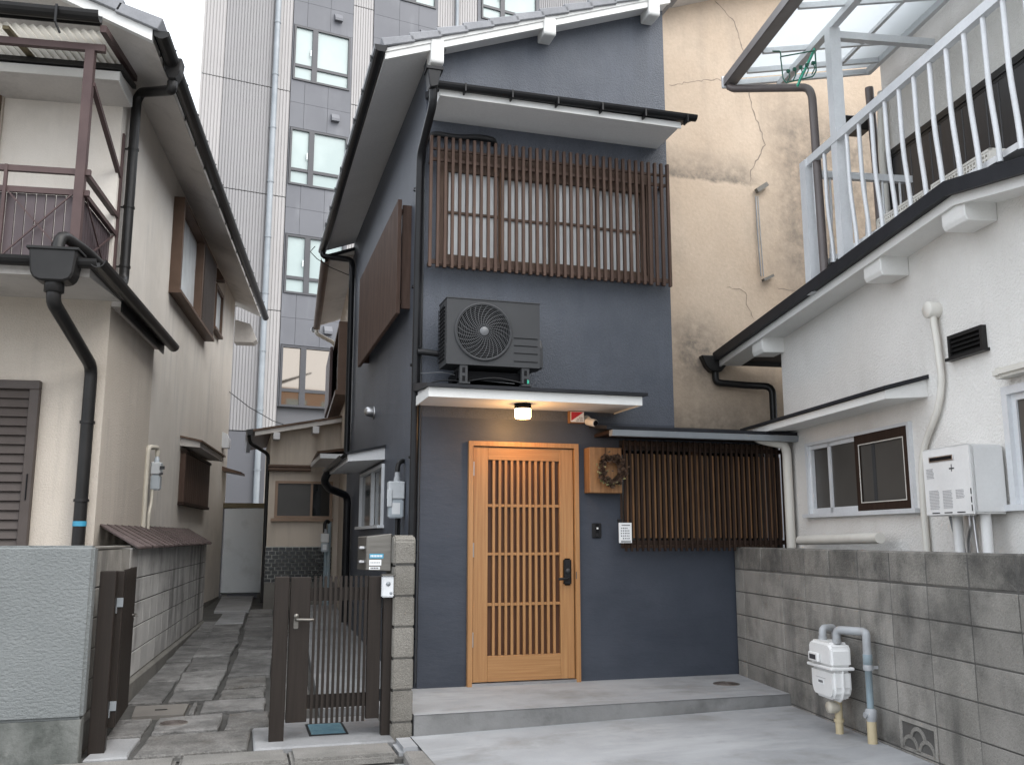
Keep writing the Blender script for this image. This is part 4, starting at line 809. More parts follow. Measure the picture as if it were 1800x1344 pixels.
# upper front eave
ev = q(G().prism([(-.56, 5.655), (-.56, 5.70), (.0, 5.78), (.0, 5.74)], 'x', -4.5, .11), 'upper_eave', 'charcoal_pipe')
q(G().prism([(-.50, 5.565), (-.0, 5.545), (-.0, 5.739), (-.50, 5.652)], 'x', -4.5, .075), 'eave_soffit', 'soffit_beige', ev)
q(G().box(-4.5, .085, -.515, -.501, 5.565, 5.65).box(.076, .085, -.501, .0, 5.55, 5.66), 'fascia', 'white_paint', ev)
q(G().box(-4.5, -1.075, -.055, -.031, 4.78, 5.56), 'upper_window', 'win_brown')
q(G().box(-4.4, -1.11, -.062, -.056, 4.82, 5.50), 'upper_window_pane', 'grey_glass')
# balcony canopy: corrugated sheet on a brown frame
cp = G(); n = 96
vs = []
for i in range(n + 1):
    x = -3.2 + i * 3.26 / n; dzc = .012 * math.cos(i * math.pi)
    vs += [(x, -1.12, 5.70 + dzc), (x, -.15, 5.815 + dzc)]
cp.add(vs, [(2 * i, 2 * i + 2, 2 * i + 3, 2 * i + 1) for i in range(n)])
cp = q(cp, 'canopy_sheet', 'poly_old')
q(G().bar((-3.2, -1.0, 5.60), (.08, -1.0, 5.60), .05, .06), 'canopy_beam', 'balcony_brown', cp)
q(G().bar((.085, -1.14, 5.715), (.085, .02, 5.86), .05, .06), 'edge_rail', 'balcony_brown', cp)
for x in (-.70, -1.6, -2.5): q(G().bar((x, -1.1, 5.672), (x, -.15, 5.785), .05, .03), 'rafter', 'olive', cp)
q(G().gutter((-3.2, -1.20, 5.83), (.07, -1.20, 5.81), .07), 'gutter', 'charcoal_pipe', cp)
q(G().box(-3.2, .07, -1.135, -1.125, 5.74, 5.83), 'gutter_back', 'charcoal_pipe', cp)
q(G().box(-.263, -.245, -1.29, -1.27, 5.66, 5.82).bar((-.254, -1.28, 5.66), (-.22, -1.25, 5.58), .018, .012), 'bracket', 'rubber', cp)
# balcony
bc = q(G().box(-3.2, .04, -1.03, -.97, 3.66, 3.71).box(-3.2, .04, -1.02, -.98, 4.44, 4.49).box(-3.2, .04, -1.01, -.98, 4.26, 4.31), 'balcony', 'balcony_brown')
q(G().box(-.075, .0, -1.04, -.965, 3.66, 5.57), 'post', 'balcony_brown', bc)
q(G().bar((-.01, -.98, 5.28), (.0, .08, 4.86), .04, .045), 'brace', 'balcony_brown', bc)
q(G().box(-.03, .02, -.96, .06, 4.44, 4.48).box(-.025, .015, -.96, .06, 4.26, 4.30).box(-.03, .02, -.96, .06, 3.67, 3.71).box(-.03, .02, .06, .11, 3.67, 5.3), 'side_rail', 'balcony_brown', bc)
s0 = q(G().box(-.145, -.077, -.975, -.955, 3.71, 4.26), 'board', 'balcony_board', bc, loc=(-.1, -.965, 4))
for k in range(1, 30): rep(s0, (-k * .0775, 0, 0))
s0 = q(G().box(-.045, -.028, -.94, -.875, 3.71, 4.26), 'board', 'balcony_board', bc, loc=(-.04, -.9, 4))
for k in range(1, 13): rep(s0, (0, k * .0775, 0))
for k in range(4):
    xa = -.09 - k * .56
    q(G().bar((xa, -1.02, 4.26), (xa - .50, -1.02, 3.71), .012, .012).bar((xa - .50, -1.02, 4.26), (xa, -1.02, 3.71), .012, .012).box(xa - .54, xa - .515, -1.03, -1.0, 3.71, 4.49), 'cross_bars', 'balcony_brown', bc)
q(G().bar((.0, -.93, 4.26), (.0, .03, 3.71), .012, .012).bar((.0, .03, 4.26), (.0, -.93, 3.71), .012, .012), 'cross_bars', 'balcony_brown', bc)
# lower pent roof, wrapping the corner
pr = q(G().prism([(-1.15, 3.60), (-1.15, 3.65), (.0, 3.72), (.0, 3.66)], 'x', -4.5, .16).box(.036, .17, -1.14, 2.02, 3.60, 3.66), 'pent_roof', 'charcoal_pipe')
q(G().prism([(-1.10, 3.53), (-.036, 3.60), (-.036, 3.66), (-1.10, 3.60)], 'x', -4.5, .12).box(.036, .12, -.03, 2.0, 3.55, 3.60), 'soffit', 'soffit_beige', pr)
q(G().gutter((-4.5, -1.21, 3.66), (.21, -1.21, 3.64), .065), 'gutter', 'charcoal_pipe', pr)
q(G().gutter((.215, -1.26, 3.64), (.215, 2.12, 3.62), .065), 'gutter', 'charcoal_pipe', pr)
q(G().box(.12, .135, -.02, 2.0, 3.50, 3.60), 'fascia', 'charcoal_pipe', pr)
rh = q(G().prism([(-.29, 3.70), (.075, 3.70), (.055, 3.50), (.03, 3.45), (-.02, 3.43), (-.19, 3.43), (-.24, 3.45), (-.27, 3.50)], 'y', -1.32, -1.13), 'rain_head', 'charcoal_pipe', bev=.015)
q(G().box(-.305, .09, -1.335, -1.115, 3.685, 3.71), 'rim', 'charcoal_pipe', rh, bev=.005)
q(G().lathe([(.075, -.0), (.075, -.075), (.06, -.08)], (-.105, -1.22, 3.435), 'z', 20), 'collar', 'charcoal_pipe', rh)
q(G().pipe([(-.105, -1.22, 3.42), (-.105, -1.22, 3.28), (-.075, -.10, 2.96), (-.075, -.10, .3)], .056, 14, .10), 'downpipe', 'charcoal_pipe')
for z in (2.45, 1.75): q(G().lathe([(.066, -.012), (.066, .012)], (-.075, -.10, z), 'z', 16), 'pipe_clamp', 'charcoal_pipe')
q(G().lathe([(.0585, -.022), (.0585, .022)], (-.075, -.10, 1.545), 'z', 16), 'blue_tape', 'label_blue', label='blue tape band round the downpipe')
# shutter
sh = q(G().box(-2.0, -.50, -.10, -.036, 2.74, 2.82).box(-.585, -.50, -.10, -.036, 1.0, 2.74), 'shutter', 'shutter_brown', bev=.006)
s0 = q(G().prism([(-.086, 2.660), (-.060, 2.655), (-.045, 2.735), (-.055, 2.738)], 'x', -2.0, -.588), 'louvre_slat', 'shutter_brown', sh, loc=(-1.2, -.06, 2.7))
for k in range(1, 20): rep(s0, (0, 0, -k * .083))
q(G().box(-.545, -.535, -.108, -.10, 1.75, 1.98), 'handle', 'ac_dark', sh)
# side windows
sw = q(G().box(.0, .13, 2.72, 2.80, 4.46, 5.66).box(.0, .13, 2.80, 5.66, 5.60, 5.66).box(.0, .13, 5.60, 5.66, 4.46, 5.60).box(.0, .15, 2.72, 5.68, 4.42, 4.46).box(.0, .125, 4.40, 4.50, 4.46, 5.60), 'side_window', 'win_brown')
q(G().box(.012, .02, 2.80, 4.4, 4.46, 5.60), 'pane', 'frost', sw); q(G().box(.03, .055, 3.16, 3.20, 4.46, 5.60).box(.03, .055, 2.80, 2.83, 4.46, 5.6), 'mullion', 'win_brown', sw)
gl = q(G().box(.105, .12, 4.50, 5.60, 4.46, 5.60), 'grille_backing', 'ac_dark', sw)
g = G()
for k in range(-24, 24):
    for sgn in (1, -1):
        y0 = 4.50 + k * .048; a = (y0, 4.46); b = (y0 + 1.14, 5.60)
        ya, yb = max(4.50, y0), min(5.60, y0 + 1.14)
        if yb - ya < .02: continue
        za, zb2 = 4.46 + (ya - y0), 4.46 + (yb - y0)
        if sgn < 0: za, zb2 = 10.06 - za, 10.06 - zb2
        g.bar((.128, ya, za), (.128, yb, zb2), .012, .012, (1, 0, 0))
q(g, 'grille', 'shutter_brown', sw)
w2 = q(G().box(.0, .06, 6.28, 6.34, 4.80, 5.52).box(.0, .06, 7.05, 7.11, 4.80, 5.52).box(.0, .06, 6.34, 7.05, 5.46, 5.52).box(.0, .08, 6.26, 7.13, 4.76, 4.80), 'side_window', 'win_brown')
q(G().box(.01, .02, 6.34, 7.05, 4.80, 5.46), 'pane', 'frost', w2)
q(G().prism([(.0, 5.62), (.0, 5.84), (.05, 5.80), (.13, 5.66), (.13, 5.62)], 'y', 6.42, 6.62), 'vent_hood', 'win_brown')
lw = q(G().box(.0, .09, 4.20, 6.50, 1.86, 1.90).box(.0, .09, 4.20, 6.50, 2.56, 2.60), 'boarded_window', 'brown_dark')
s0 = q(G().box(.0, .075, 4.205, 4.36, 1.90, 2.56), 'board', 'brown_slat', lw, bev=.004, loc=(.03, 4.28, 2.2))
for k in range(1, 14): rep(s0, (0, k * .163, 0))
aw = q(G().prism([(.0, 2.765), (.29, 2.705), (.29, 2.73), (.0, 2.79)], 'y', 4.10, 6.60), 'window_awning', 'win_brown')
q(G().prism([(.0, 2.655), (.26, 2.635), (.26, 2.71), (.0, 2.764)], 'y', 4.14, 6.56), 'soffit', 'soffit_beige', aw)
q(G().prism([(.0, 3.02), (.0, 3.30), (.07, 3.28), (.12, 3.18), (.12, 3.02)], 'y', 8.25, 8.50), 'vent_hood', 'alu')
q(G().prism([(.0, 2.62), (.0, 2.70), (.34, 2.60), (.34, 2.56)], 'y', 8.45, 9.05), 'door_awning', 'win_brown')
q(G().pipe([(-.2, 9.15, 1.98), (.16, 9.05, 2.02), (.20, 9.05, 1.95), (.20, 9.05, 1.55)], .05, 10), 'flue_pipe', 'white_pipe')
q(G().prism([(.0, 5.35), (.0, 5.60), (.30, 5.52), (.42, 5.22), (.36, 5.16), (.0, 5.16)], 'y', 9.2, 9.55), 'rear_eave', 'soffit_beige')
# gas/electric meter with conduits on the left house
lm_ = thing('conduit_meter', 'pale meter with clear cover and cream conduits on the beige left wall', 'meter', FL @ Vector((.1, 2.2, 1.45)), 6.4)
FM = FL
G().box(.05, .16, 2.10, 2.24, 2.13, 2.27).to('body', 'plastic_meter', lm_, FM, bev=.01)
G().box(.055, .155, 2.105, 2.235, 1.955, 2.129).to('cover', 'clear_cover', lm_, FM, bev=.014, seg=2)
G().lathe([(.03, 0), (.03, .04), (.022, .05), (.022, .10)], (.10, 2.17, 2.27), 'z', 12).to('neck', 'clear_cover', lm_, FM)
G().box(.15, .20, 2.09, 2.12, 2.19, 2.225).box(.15, .185, 2.09, 2.12, 2.13, 2.15).to('valve', 'ac_grey', lm_, FM)
G().pipe([(.05, 1.90, 1.40), (.05, 1.90, 2.42), (.10, 2.17, 2.44), (.10, 2.17, 2.34)], .028, 10).to('conduit', 'cream_pipe', lm_, FM)
G().pipe([(.08, 2.13, 1.96), (.08, 2.10, 1.80), (.08, 2.02, 1.70), (.08, 2.02, 1.42)], .018, 8).to('conduit', 'cream_pipe', lm_, FM)
G().tube([(.02, 1.84, 1.42), (.02, 1.84, 2.36)], .012, 8).to('conduit', 'brown_pipe', lm_, FM)

# ================================================================ END OF THE ALLEY
wd = thing('alley_door', 'pale panel door with olive lintel closing the far end of the alley', 'door', (.1, 18.0, .37))
G().box(-.235, .455, 17.96, 18.0, .43, 1.96).to('leaf', 'panel_white', wd, bev=.01)
G().box(-.30, .51, 17.94, 18.03, 1.965, 2.06).to('lintel', 'olive', wd, bev=.006)
G().box(-.30, -.245, 17.97, 18.03, .3, 1.96).box(.465, .60, 17.97, 18.03, .3, 1.96).box(-.235, .455, 18.01, 18.04, .3, 1.96).to('jamb', 'clad_base', wd)
for x in (-.22, .40): G().box(x, x + .09, 17.93, 18.0, .33, .405).to('foot_block', 'footing', wd)
G().lathe([(.012, 0), (.012, -.03), (0, -.031)], (.475, 17.97, 1.38), 'y', 10).to('knob', 'steel', wd)
OH = (1.47, 13.25, 0); FH = frame(OH, 3.0)
fh = thing('far_house', 'tan house beyond the navy one with tiled porch base and brown gutter', 'house', OH, 3.0)
def q(g, name, m, par=None, **k): return g.to(name, m, par or fh, FH, **k)
q(G().box(.0, 3.0, .0, 6.0, .2, 5.45), 'wall', 'beige_far')
def hz(x): return 5.56 + .36 * x
q(G().prism([(-.42, hz(-.42) + .05), (2.0, hz(2.0) + .05), (2.0, hz(2.0) + .1), (-.42, hz(-.42) + .1)], 'y', -.02, 4.35), 'roof', 'dark_roof')
q(G().prism([(-.36, hz(-.36)), (.1, hz(.1)), (.1, hz(.1) + .05), (-.36, hz(-.36) + .05)], 'y', -.0, 4.3), 'soffit', 'soffit_beige')
gt = q(G().gutter((-.42, -.1, 5.43), (-.42, 4.35, 5.40), .065), 'gutter', 'win_brown')
q(G().lathe([(.05, -.05), (.06, 0), (.05, .05), (.0, .05)], (-.47, 4.38, 5.36), 'y', 14), 'end_cap', 'alu', gt)
q(G().pipe([(-.42, 4.3, 5.36), (-.42, 4.3, 5.27), (-.06, 4.6, 5.16), (-.06, 4.6, 3.6)], .04, 8), 'downpipe', 'white_pipe')
bw_ = q(G().box(-.16, .0, .65, .75, 3.62, 4.68).box(-.16, .0, 4.3, 4.4, 3.62, 4.68).box(-.16, .0, .75, 4.3, 4.62, 4.68).box(-.19, .0, .62, 4.43, 3.55, 3.62), 'bay_window', 'win_brown')
q(G().box(-.10, -.09, .75, 2.4, 3.62, 4.62), 'pane', 'grey_glass', bw_)
q(G().box(-.22, -.17, 2.4, 4.35, 3.66, 4.64), 'shutter_case', 'balcony_brown', bw_, bev=.01)
# porch: projects towards the alley; front wall faces the camera (world coordinates)
fw = G().box(.46, 1.62, 15.60, 18.6, .70, 3.07).prism([(.46, 3.07), (1.62, 3.07), (1.62, 3.33), (.46, 3.12)], 'y', 15.60, 18.6)
po = fw.to('porch_wall', 'beige_far', fh)
G().box(.45, 1.63, 15.585, 15.75, .28, .715).to('porch_base', 'footing', fh)
G().box(.45, 1.50, 15.588, 15.60, .716, 1.285).to('tile_bed', 'grout', fh)
tb = bpy.data.objects[[o.name for o in fh.children if o.name.startswith('tile_bed')][0]]
t0 = None; nrow = 0
for r_ in range(9):
    z = .723 + r_ * .0622
    for c in range(-1, 11):
        xa = .452 + c * .106 + (.053 if r_ % 2 else 0); xb = xa + .096
        xa2, xb2 = max(xa, .4515), min(xb, 1.498)
        if xb2 - xa2 < .02: continue
        if abs(xb2 - xa2 - .096) < 1e-6 and t0 is not None:
            rep(t0, (xa - t0x, 0, z - t0z)); continue
        o = G().box(xa2, xb2, 15.581, 15.5885, z, z + .052).to('brick_tile', 'tile_black', tb, bev=.002, loc=(xa2, 15.585, z))
        if abs(xb2 - xa2 - .096) < 1e-6 and t0 is None: t0, t0x, t0z = o, xa, z
pr = G().prism([(.12, 3.10), (1.66, 3.40), (1.66, 3.435), (.12, 3.135)], 'y', 15.32, 18.7).to('porch_roof', 'win_brown', fh)
G().prism([(.20, 3.045), (1.64, 3.325), (1.64, 3.394), (.20, 3.112)], 'y', 15.34, 15.37).to('fascia', 'soffit_beige', pr)
G().prism([(.20, 3.06), (1.64, 3.34), (1.64, 3.39), (.20, 3.11)], 'y', 15.37, 15.60).to('soffit', 'soffit_beige', pr)
for x in (.54, 1.16): G().box(x - .05, x + .05, 15.30, 15.6, 2.93 + (x - .2) * .19, 3.04 + (x - .2) * .19).to('purlin_end', 'soffit', pr)
G().prism([(.06, 3.13), (.17, 3.15), (.16, 3.05), (.09, 3.05)], 'y', 15.3, 18.6).to('gutter', 'charcoal_pipe', pr)
G().pipe([(.11, 15.4, 3.05), (.13, 15.45, 2.93), (.43, 15.66, 2.78), (.43, 15.66, .4)], .03, 8).to('downpipe', 'charcoal_pipe', pr)
G().box(.44, 1.12, 15.48, 15.60, 2.50, 2.555).box(.435, 1.125, 15.47, 15.60, 2.556, 2.60).to('window_ledge', 'win_brown', fh, bev=.01)
da = G().add([(1.06, 13.55, 2.625), (1.47, 13.55, 2.675), (1.62, 15.5, 2.675), (1.13, 15.5, 2.625), (1.05, 13.53, 2.655), (1.47, 13.53, 2.715), (1.62, 15.5, 2.715), (1.12, 15.5, 2.655)],
    [(0, 3, 2, 1), (4, 5, 6, 7), (0, 1, 5, 4), (2, 3, 7, 6), (3, 0, 4, 7)]).to('door_awning', 'win_brown', fh)
G().box(1.10, 1.465, 13.56, 15.4, 2.56, 2.624).to('awning_soffit', 'soffit', da)
win = G().box(.56, .605, 15.55, 15.60, 1.74, 2.34).box(1.44, 1.485, 15.55, 15.60, 1.74, 2.34).box(.605, 1.44, 15.55, 15.60, 2.30, 2.34).box(.51, 1.50, 15.52, 15.60, 1.69, 1.735).box(.605, 1.44, 15.55, 15.59, 1.74, 1.775).box(1.13, 1.165, 15.565, 15.59, 1.775, 2.30).to('porch_window', 'win_tan', fh)
G().box(.605, 1.13, 15.585, 15.592, 1.775, 2.30).to('pane', 'screen_mesh', win); G().box(1.165, 1.44, 15.585, 15.592, 1.775, 2.30).to('pane', 'dark_glass', win)
pm = thing('porch_meter', 'small white meter on grey pipes in front of the black tiled porch base', 'meter', (1.42, 15.45, .34))
wall_meter(pm, None, 1.365, 15.42, 1.20, 1.0, 'plastic_white')
G().tube([(1.44, 15.46, .34), (1.44, 15.46, 1.68)], .035, 8).tube([(1.39, 15.46, .34), (1.39, 15.46, 1.2)], .025, 8).to('pipe', 'bluegrey_pipe', pm)
G().pipe([(1.44, 15.46, 1.66), (1.40, 15.42, 1.70), (1.36, 15.40, 1.66), (1.36, 15.40, 1.5)], .03, 8).to('elbow', 'charcoal_pipe', pm)

# ================================================================ APARTMENT BLOCK BEHIND
OT = (-1.472, 26.0, 0); FT = frame(OT, -9.7)
tb_ = thing('apartment_block', 'tall grey ribbed apartment block with dark window bays behind the houses', 'building', OT, -9.7)
def q(g, name, m, par=None, **k): return g.to(name, m, par or tb_, FT, **k)
q(G().prism([(-.12, .10), (24.0, .10), (24.0, 12.0), (4.0, 12.0)], 'z', .0, 25.0), 'core', 'joint_dark')
q(G().box(-.14, 24.0, -.02, .098, .0, 4.30), 'base_cladding', 'clad_base')
FLZ = [4.32, 7.80, 11.20, 14.50, 17.80, 21.1, 24.6]
def ribbed(x0, x1, z0, z1, m):
    """cladding sheet with standing ribs"""
    p = .085; n = max(1, int(round((x1 - x0) / p))); p = (x1 - x0) / n; prof = []
    for i in range(n):
        a = x0 + i * p; prof += [(a, .0), (a + p * .62, .0), (a + p * .70, .022), (a + p * .92, .022)]
    prof.append((x1, .0)); m_ = len(prof)
    vs = [(x, y, z) for z in (z0 + .012, z1 - .012) for x, y in prof]
    return q(G().add(vs, [(i, i + 1, m_ + i + 1, m_ + i) for i in range(m_ - 1)]), 'ribbed_panel', m)
for z0, z1 in zip(FLZ[:-1], FLZ[1:]):
    ribbed(-.15, .48, z0, z1, 'clad_light'); ribbed(.49, 1.84, z0, z1, 'clad_mid'); ribbed(1.85, 2.40, z0, z1, 'clad_light')
    ribbed(4.26, 4.90, z0, z1, 'clad_light'); ribbed(7.06, 8.46, z0, z1, 'clad_light'); ribbed(10.8, 13.0, z0, z1, 'clad_mid')
def bay(x0, x1, wz, wx0, wx1, cols):
    """dark flat panels round a window column"""
    for k in range(7):
        zb_, zt = wz + (k - 4) * 3.28, wz + (k - 4) * 3.28 + 1.76         # window
        nz = zt + 1.52
        zlo = zt + .02
        zm = (zt + nz) / 2 + .05
        for a, b in zip(cols[:-1], cols[1:]):
            for c, d in ((zlo, zm), (zm, nz)):
                if c > 24: continue
                q(G().box(a + .004, b - .004, -.015, .09, c + .004, d - .004), 'flat_panel', 'clad_dark')
        if zb_ > 23: continue
        q(G().box(x0 + .005, wx0 - .01, -.012, .09, zb_, zt + .02), 'flat_panel', 'clad_dark'); q(G().box(wx1 + .01, x1 - .005, -.012, .09, zb_, zt + .02), 'flat_panel', 'clad_dark')
        xm = wx0 + (wx1 - wx0) * .37; zs = zb_ + (zt - zb_) * .27
        wn = q(G().box(wx0, wx0 + .06, -.05, .08, zb_, zt).box(wx1 - .06, wx1, -.05, .08, zb_, zt).box(wx0 + .06, wx1 - .06, -.05, .08, zt - .06, zt).box(wx0 + .06, wx1 - .06, -.05, .08, zb_, zb_ + .06)
               .box(xm - .08, xm + .08, -.05, .08, zb_ + .06, zt - .06).box(wx0 + .06, xm - .08, -.04, .08, zs - .045, zs + .045).box(xm + .08, wx1 - .06, -.04, .08, zs - .045, zs + .045), 'window', 'win_frame')
        low = zb_ < 5.5
        for a, b in ((wx0 + .06, xm - .08), (xm + .08, wx1 - .06)):
            for c, d in ((zb_ + .06, zs - .045), (zs + .045, zt - .06)):
                q(G().box(a, b, .01, .02, c, d), 'pane', 'mirror_pane' if low else 'curtain_pane', wn)
        if not low: q(G().box(xm - .14, xm - .11, -.07, -.041, zs + .35, zs + .55), 'handle', 'label_white', wn)
        q(G().prism([(-.02, zt + .42), (-.02, zt + .66), (-.06, zt + .66), (-.15, zt + .5), (-.15, zt + .42)], 'x', x1 - .60, x1 - .36), 'vent_cover', 'clad_dark')
mat('mirror_pane', (0.30, 0.26, 0.22), rough=0.03, metal=0.9)
bay(2.41, 4.25, 18.08 + .1, 2.45, 4.18, (2.41, 2.83, 3.54, 4.25))
bay(4.91, 7.05, 18.38, 5.75, 6.98, (4.91, 5.75, 6.4, 7.05))
bay(8.47, 10.78, 18.5, 8.6, 10.7, (8.47, 9.2, 10.0, 10.78))
q(G().tube([(1.93, -.10, .1), (1.93, -.10, 25)], .085, 12), 'rain_pipe', 'galv')
for k in range(14): q(G().lathe([(.10, -.02), (.10, .02)], (1.93, -.10, 1.6 + k * 1.66), 'z', 12).box(1.90, 1.96, -.1, .0, 1.59 + k * 1.66, 1.61 + k * 1.66), 'pipe_clamp', 'galv')
q(G().tube([(7.7, -.08, 4.3), (7.7, -.08, 25)], .06, 10), 'rain_pipe', 'galv')
# wires crossing the alley
wi = thing('overhead_wire', 'thin dark wire sagging across the alley below the apartment block', 'wire', (1.0, 16, 4))
G().tube([(-.3, 17.9, 4.15), (.1, 18.6, 3.95), (.6, 19.5, 3.80), (1.6, 20.5, 3.62)], .008, 5).to('wire', 'rubber', wi)
G().tube([(.86, 12.7, 5.45), (.80, 12.75, 5.38), (.90, 12.8, 5.30), (1.10, 12.9, 5.22), (1.45, 13.1, 5.16)], .006, 5).to('wire', 'rubber', wi)

# ================================================================ CRACKED BEIGE ROW HOUSE (right of the navy front)
BY = 8.72
ch = thing('cracked_house', 'tall stained and cracked beige rendered wall adjoining the navy house', 'house', (5.0, BY, 2.5))
def bz(x): return 7.30 + .37 * (x - 4.36)
G().prism([(3.862, 2.50), (7.6, 2.50), (7.6, bz(7.6) + .05), (3.862, bz(3.862) + .05)], 'y', BY, BY + .2).to('wall', 'old_render', ch)
G().prism([(3.862, bz(3.862) + .10), (7.6, bz(7.6) + .10), (7.6, bz(7.6) + .16), (3.862, bz(3.862) + .16)], 'y', 8.45, 13.2).to('roof', 'dark_roof', ch)
G().prism([(3.862, bz(3.862) + .02), (7.6, bz(7.6) + .02), (7.6, bz(7.6) + .10), (3.862, bz(3.862) + .10)], 'y', 8.47, BY).to('eave_board', 'soffit_beige', ch)
def crack(pts, wdt=.008):
    P = []; pts = [(x * 1.0443, 1.42 + (z - 1.42) * 1.0443) for x, z in pts]
    for (x, z), (x2, z2) in zip(pts[:-1], pts[1:]):
        n = max(1, int(math.hypot(x2 - x, z2 - z) / .04))
        for i in range(n):
            t = i / n; P.append((x + (x2 - x) * t + random.uniform(-.012, .012), z + (z2 - z) * t + random.uniform(-.012, .012)))
    P.append(pts[-1]); y = BY - .0015
    vs = []
    for i, (x, z) in enumerate(P):
        a = P[max(0, i - 1)]; b = P[min(len(P) - 1, i + 1)]; dx, dz_ = b[0] - a[0], b[1] - a[1]; L = math.hypot(dx, dz_) or 1
        w_ = wdt * random.uniform(.4, 1.3) * (.35 if i in (0, len(P) - 1) else 1)
        vs += [(x - dz_ / L * w_ / 2, y, z + dx / L * w_ / 2), (x + dz_ / L * w_ / 2, y, z - dx / L * w_ / 2)]
    return G().add(vs, [(2 * i, 2 * i + 1, 2 * i + 3, 2 * i + 2) for i in range(len(P) - 1)]).to('crack', 'crack', ch)
CR = [[(4.79, 7.29), (5.03, 7.06), (5.12, 6.77), (5.15, 6.40), (5.20, 6.1), (5.32, 5.75), (5.35, 5.66), (5.16, 5.34), (5.14, 5.21)],
      [(4.20, 6.19), (4.47, 6.27), (4.79, 6.35), (4.99, 6.31)], [(4.79, 4.01), (4.96, 4.00), (5.04, 3.97), (5.03, 3.84), (5.11, 3.69)], [(5.40, 4.04), (5.64, 4.03)]]
for c in CR: crack(c, .012 if c is CR[0] else .008)
def bp(x, z): return (x * 1.0443, 1.42 + (z - 1.42) * 1.0443)
def bq(x, z, y): p = bp(x, z); return (p[0], y, p[1])
G().pipe([bq(5.19, 5.05, BY - .02), bq(5.19, 4.7, BY - .02), bq(5.21, 4.16, BY - .02)], .008, 5).pipe([bq(5.215, 5.05, BY - .02), bq(5.225, 4.6, BY - .02), bq(5.24, 4.16, BY - .02)], .006, 5).to('wire', 'grey_pipe', ch)
G().bar(bq(5.19, 5.10, BY - .04), bq(5.32, 5.19, BY - .04), .05, .05).to('bracket', 'footing', ch); G().bar(bq(5.22, 4.11, BY - .04), bq(5.34, 4.17, BY - .04), .05, .03).to('bracket', 'footing', ch)

# ================================================================ RIGHT BLOCK WALL
FW_ = frame((4.42, 7.758, 0), 8.2)
rb = thing('grey_block_wall', 'low weathered grey concrete block wall along the right of the driveway', 'wall', (4.42, 7.758, 0), 8.2)
G().box(.005, .11, -7.2, -.02, .0, 1.325).to('mortar_core', 'mortar', rb, FW_)
ROWS = [(.0, .126), (.13, .33), (.334, .532), (.536, .736), (.74, .938), (.942, 1.136), (1.14, 1.34)]
for r_, (z0, z1) in enumerate(ROWS):
    y = -.03; k = 0
    while y > -7.1:
        L = .20 if k == 0 else .405
        ya, yb = y - L, y
        vent = (r_ == 1 and abs((ya + yb) / 2 + 2.70) < .2)
        if not vent:
            G().box(-random.uniform(0, .003), .12, ya + .0045, yb - .0045, z0 + .002, z1 - .002).to('block', 'block_grimy' if r_ == 6 else 'block', rb, FW_, bev=.004 if r_ < 6 else .010, seg=1, loc=(0, (ya + yb) / 2, z0))
        else: VY = (ya, yb)
        y -= L; k += 1
# wave-pattern vent block near the ground
ya, yb = VY; z0, z1 = ROWS[1]; ym = (ya + yb) / 2
vb = G().box(.06, .12, ya + .003, yb - .003, z0 + .003, z1 - .003).to('vent_block', 'ac_dark', rb, FW_)
G().box(-.002, .058, ya + .003, ya + .03, z0 + .003, z1 - .003).box(-.002, .058, yb - .03, yb - .003, z0 + .003, z1 - .003).box(-.002, .058, ya + .03, yb - .03, z1 - .03, z1 - .003).box(-.002, .058, ya + .03, yb - .03, z0 + .003, z0 + .022).to('vent_frame', 'block', vb, FW_)
g = G()
for cy_, cz_, r_ in ((ym - .088, z0 + .012, .088), (ym + .088, z0 + .012, .088), (ym, z0 + .078, .082)):
    n = 14
    for k in range(n):
        a0, a1 = math.pi * k / n, math.pi * (k + 1) / n
        P = [(cy_ + rr * math.cos(t), cz_ + rr * math.sin(t)) for rr, t in ((r_, a0), (r_, a1), (r_ - .022, a1), (r_ - .022, a0))]
        P = [(min(max(p[0], ya + .03), yb - .03), min(max(p[1], z0 + .01), z1 - .02)) for p in P]
        g.prism(P, 'x', -.002 - .0012 * (1 if cz_ > z0 + .05 else 0), .05)
g.to('wave_arch', 'block', vb, FW_)
# ---- gas meter
gm = thing('gas_meter', 'white gas meter with grey pipes mounted low on the grey block wall', 'meter', FW_ @ Vector((-.15, -2.1, .12)), 8.2)
def q(g, name, m, par=None, **k): return g.to(name, m, par or gm, FW_, **k)
# local frame: wall face x=0, outwards -x, towards the camera -y
y0, y1 = -2.31, -1.98
q(G().prism([(y0, .565), (y1, .565), (y1, .69), (y1 - .03, .725), (y0 + .03, .725), (y0, .69)], 'x', -.255, -.105), 'upper_case', 'plastic_white', bev=.018, seg=3)
q(G().box(-.265, -.095, y0 - .012, y1 + .012, .548, .568), 'flange', 'plastic_white', bev=.005)
q(G().prism([(y0 + .0, .548), (y1 - .0, .548), (y1 - .0, .42), (y1 - .02, .375), (y1 - .05, .352), (y0 + .05, .352), (y0 + .02, .375), (y0, .42)], 'x', -.245, -.11), 'lower_case', 'plastic_white', bev=.02, seg=3)
q(G().prism([(y0 - .012, .548), (y1 + .012, .548), (y1 + .012, .41), (y1 - .015, .36), (y1 - .05, .338), (y0 + .05, .338), (y0 + .015, .36), (y0 - .012, .41)], 'x', -.186, -.172), 'seam_flange', 'plastic_white', bev=.003)
q(G().box(-.278, -.256, -2.16, -2.02, .585, .645), 'counter_housing', 'plastic_white', bev=.006)
q(G().box(-.2805, -.2785, -2.135, -2.045, .60, .632), 'counter', 'ink', bev=.001)
q(G().box(-.2475, -.2455, -2.17, -2.09, .44, .475), 'label', 'label_white')
g = G()
for k in range(5): g.box(-.2490, -.248, -2.16 + k * .013, -2.152 + k * .013, .45, .466)
q(g, 'print', 'ink')
q(G().box(-.2475, -.2455, -2.20, -2.06, .482, .485), 'print', 'ink_grey')
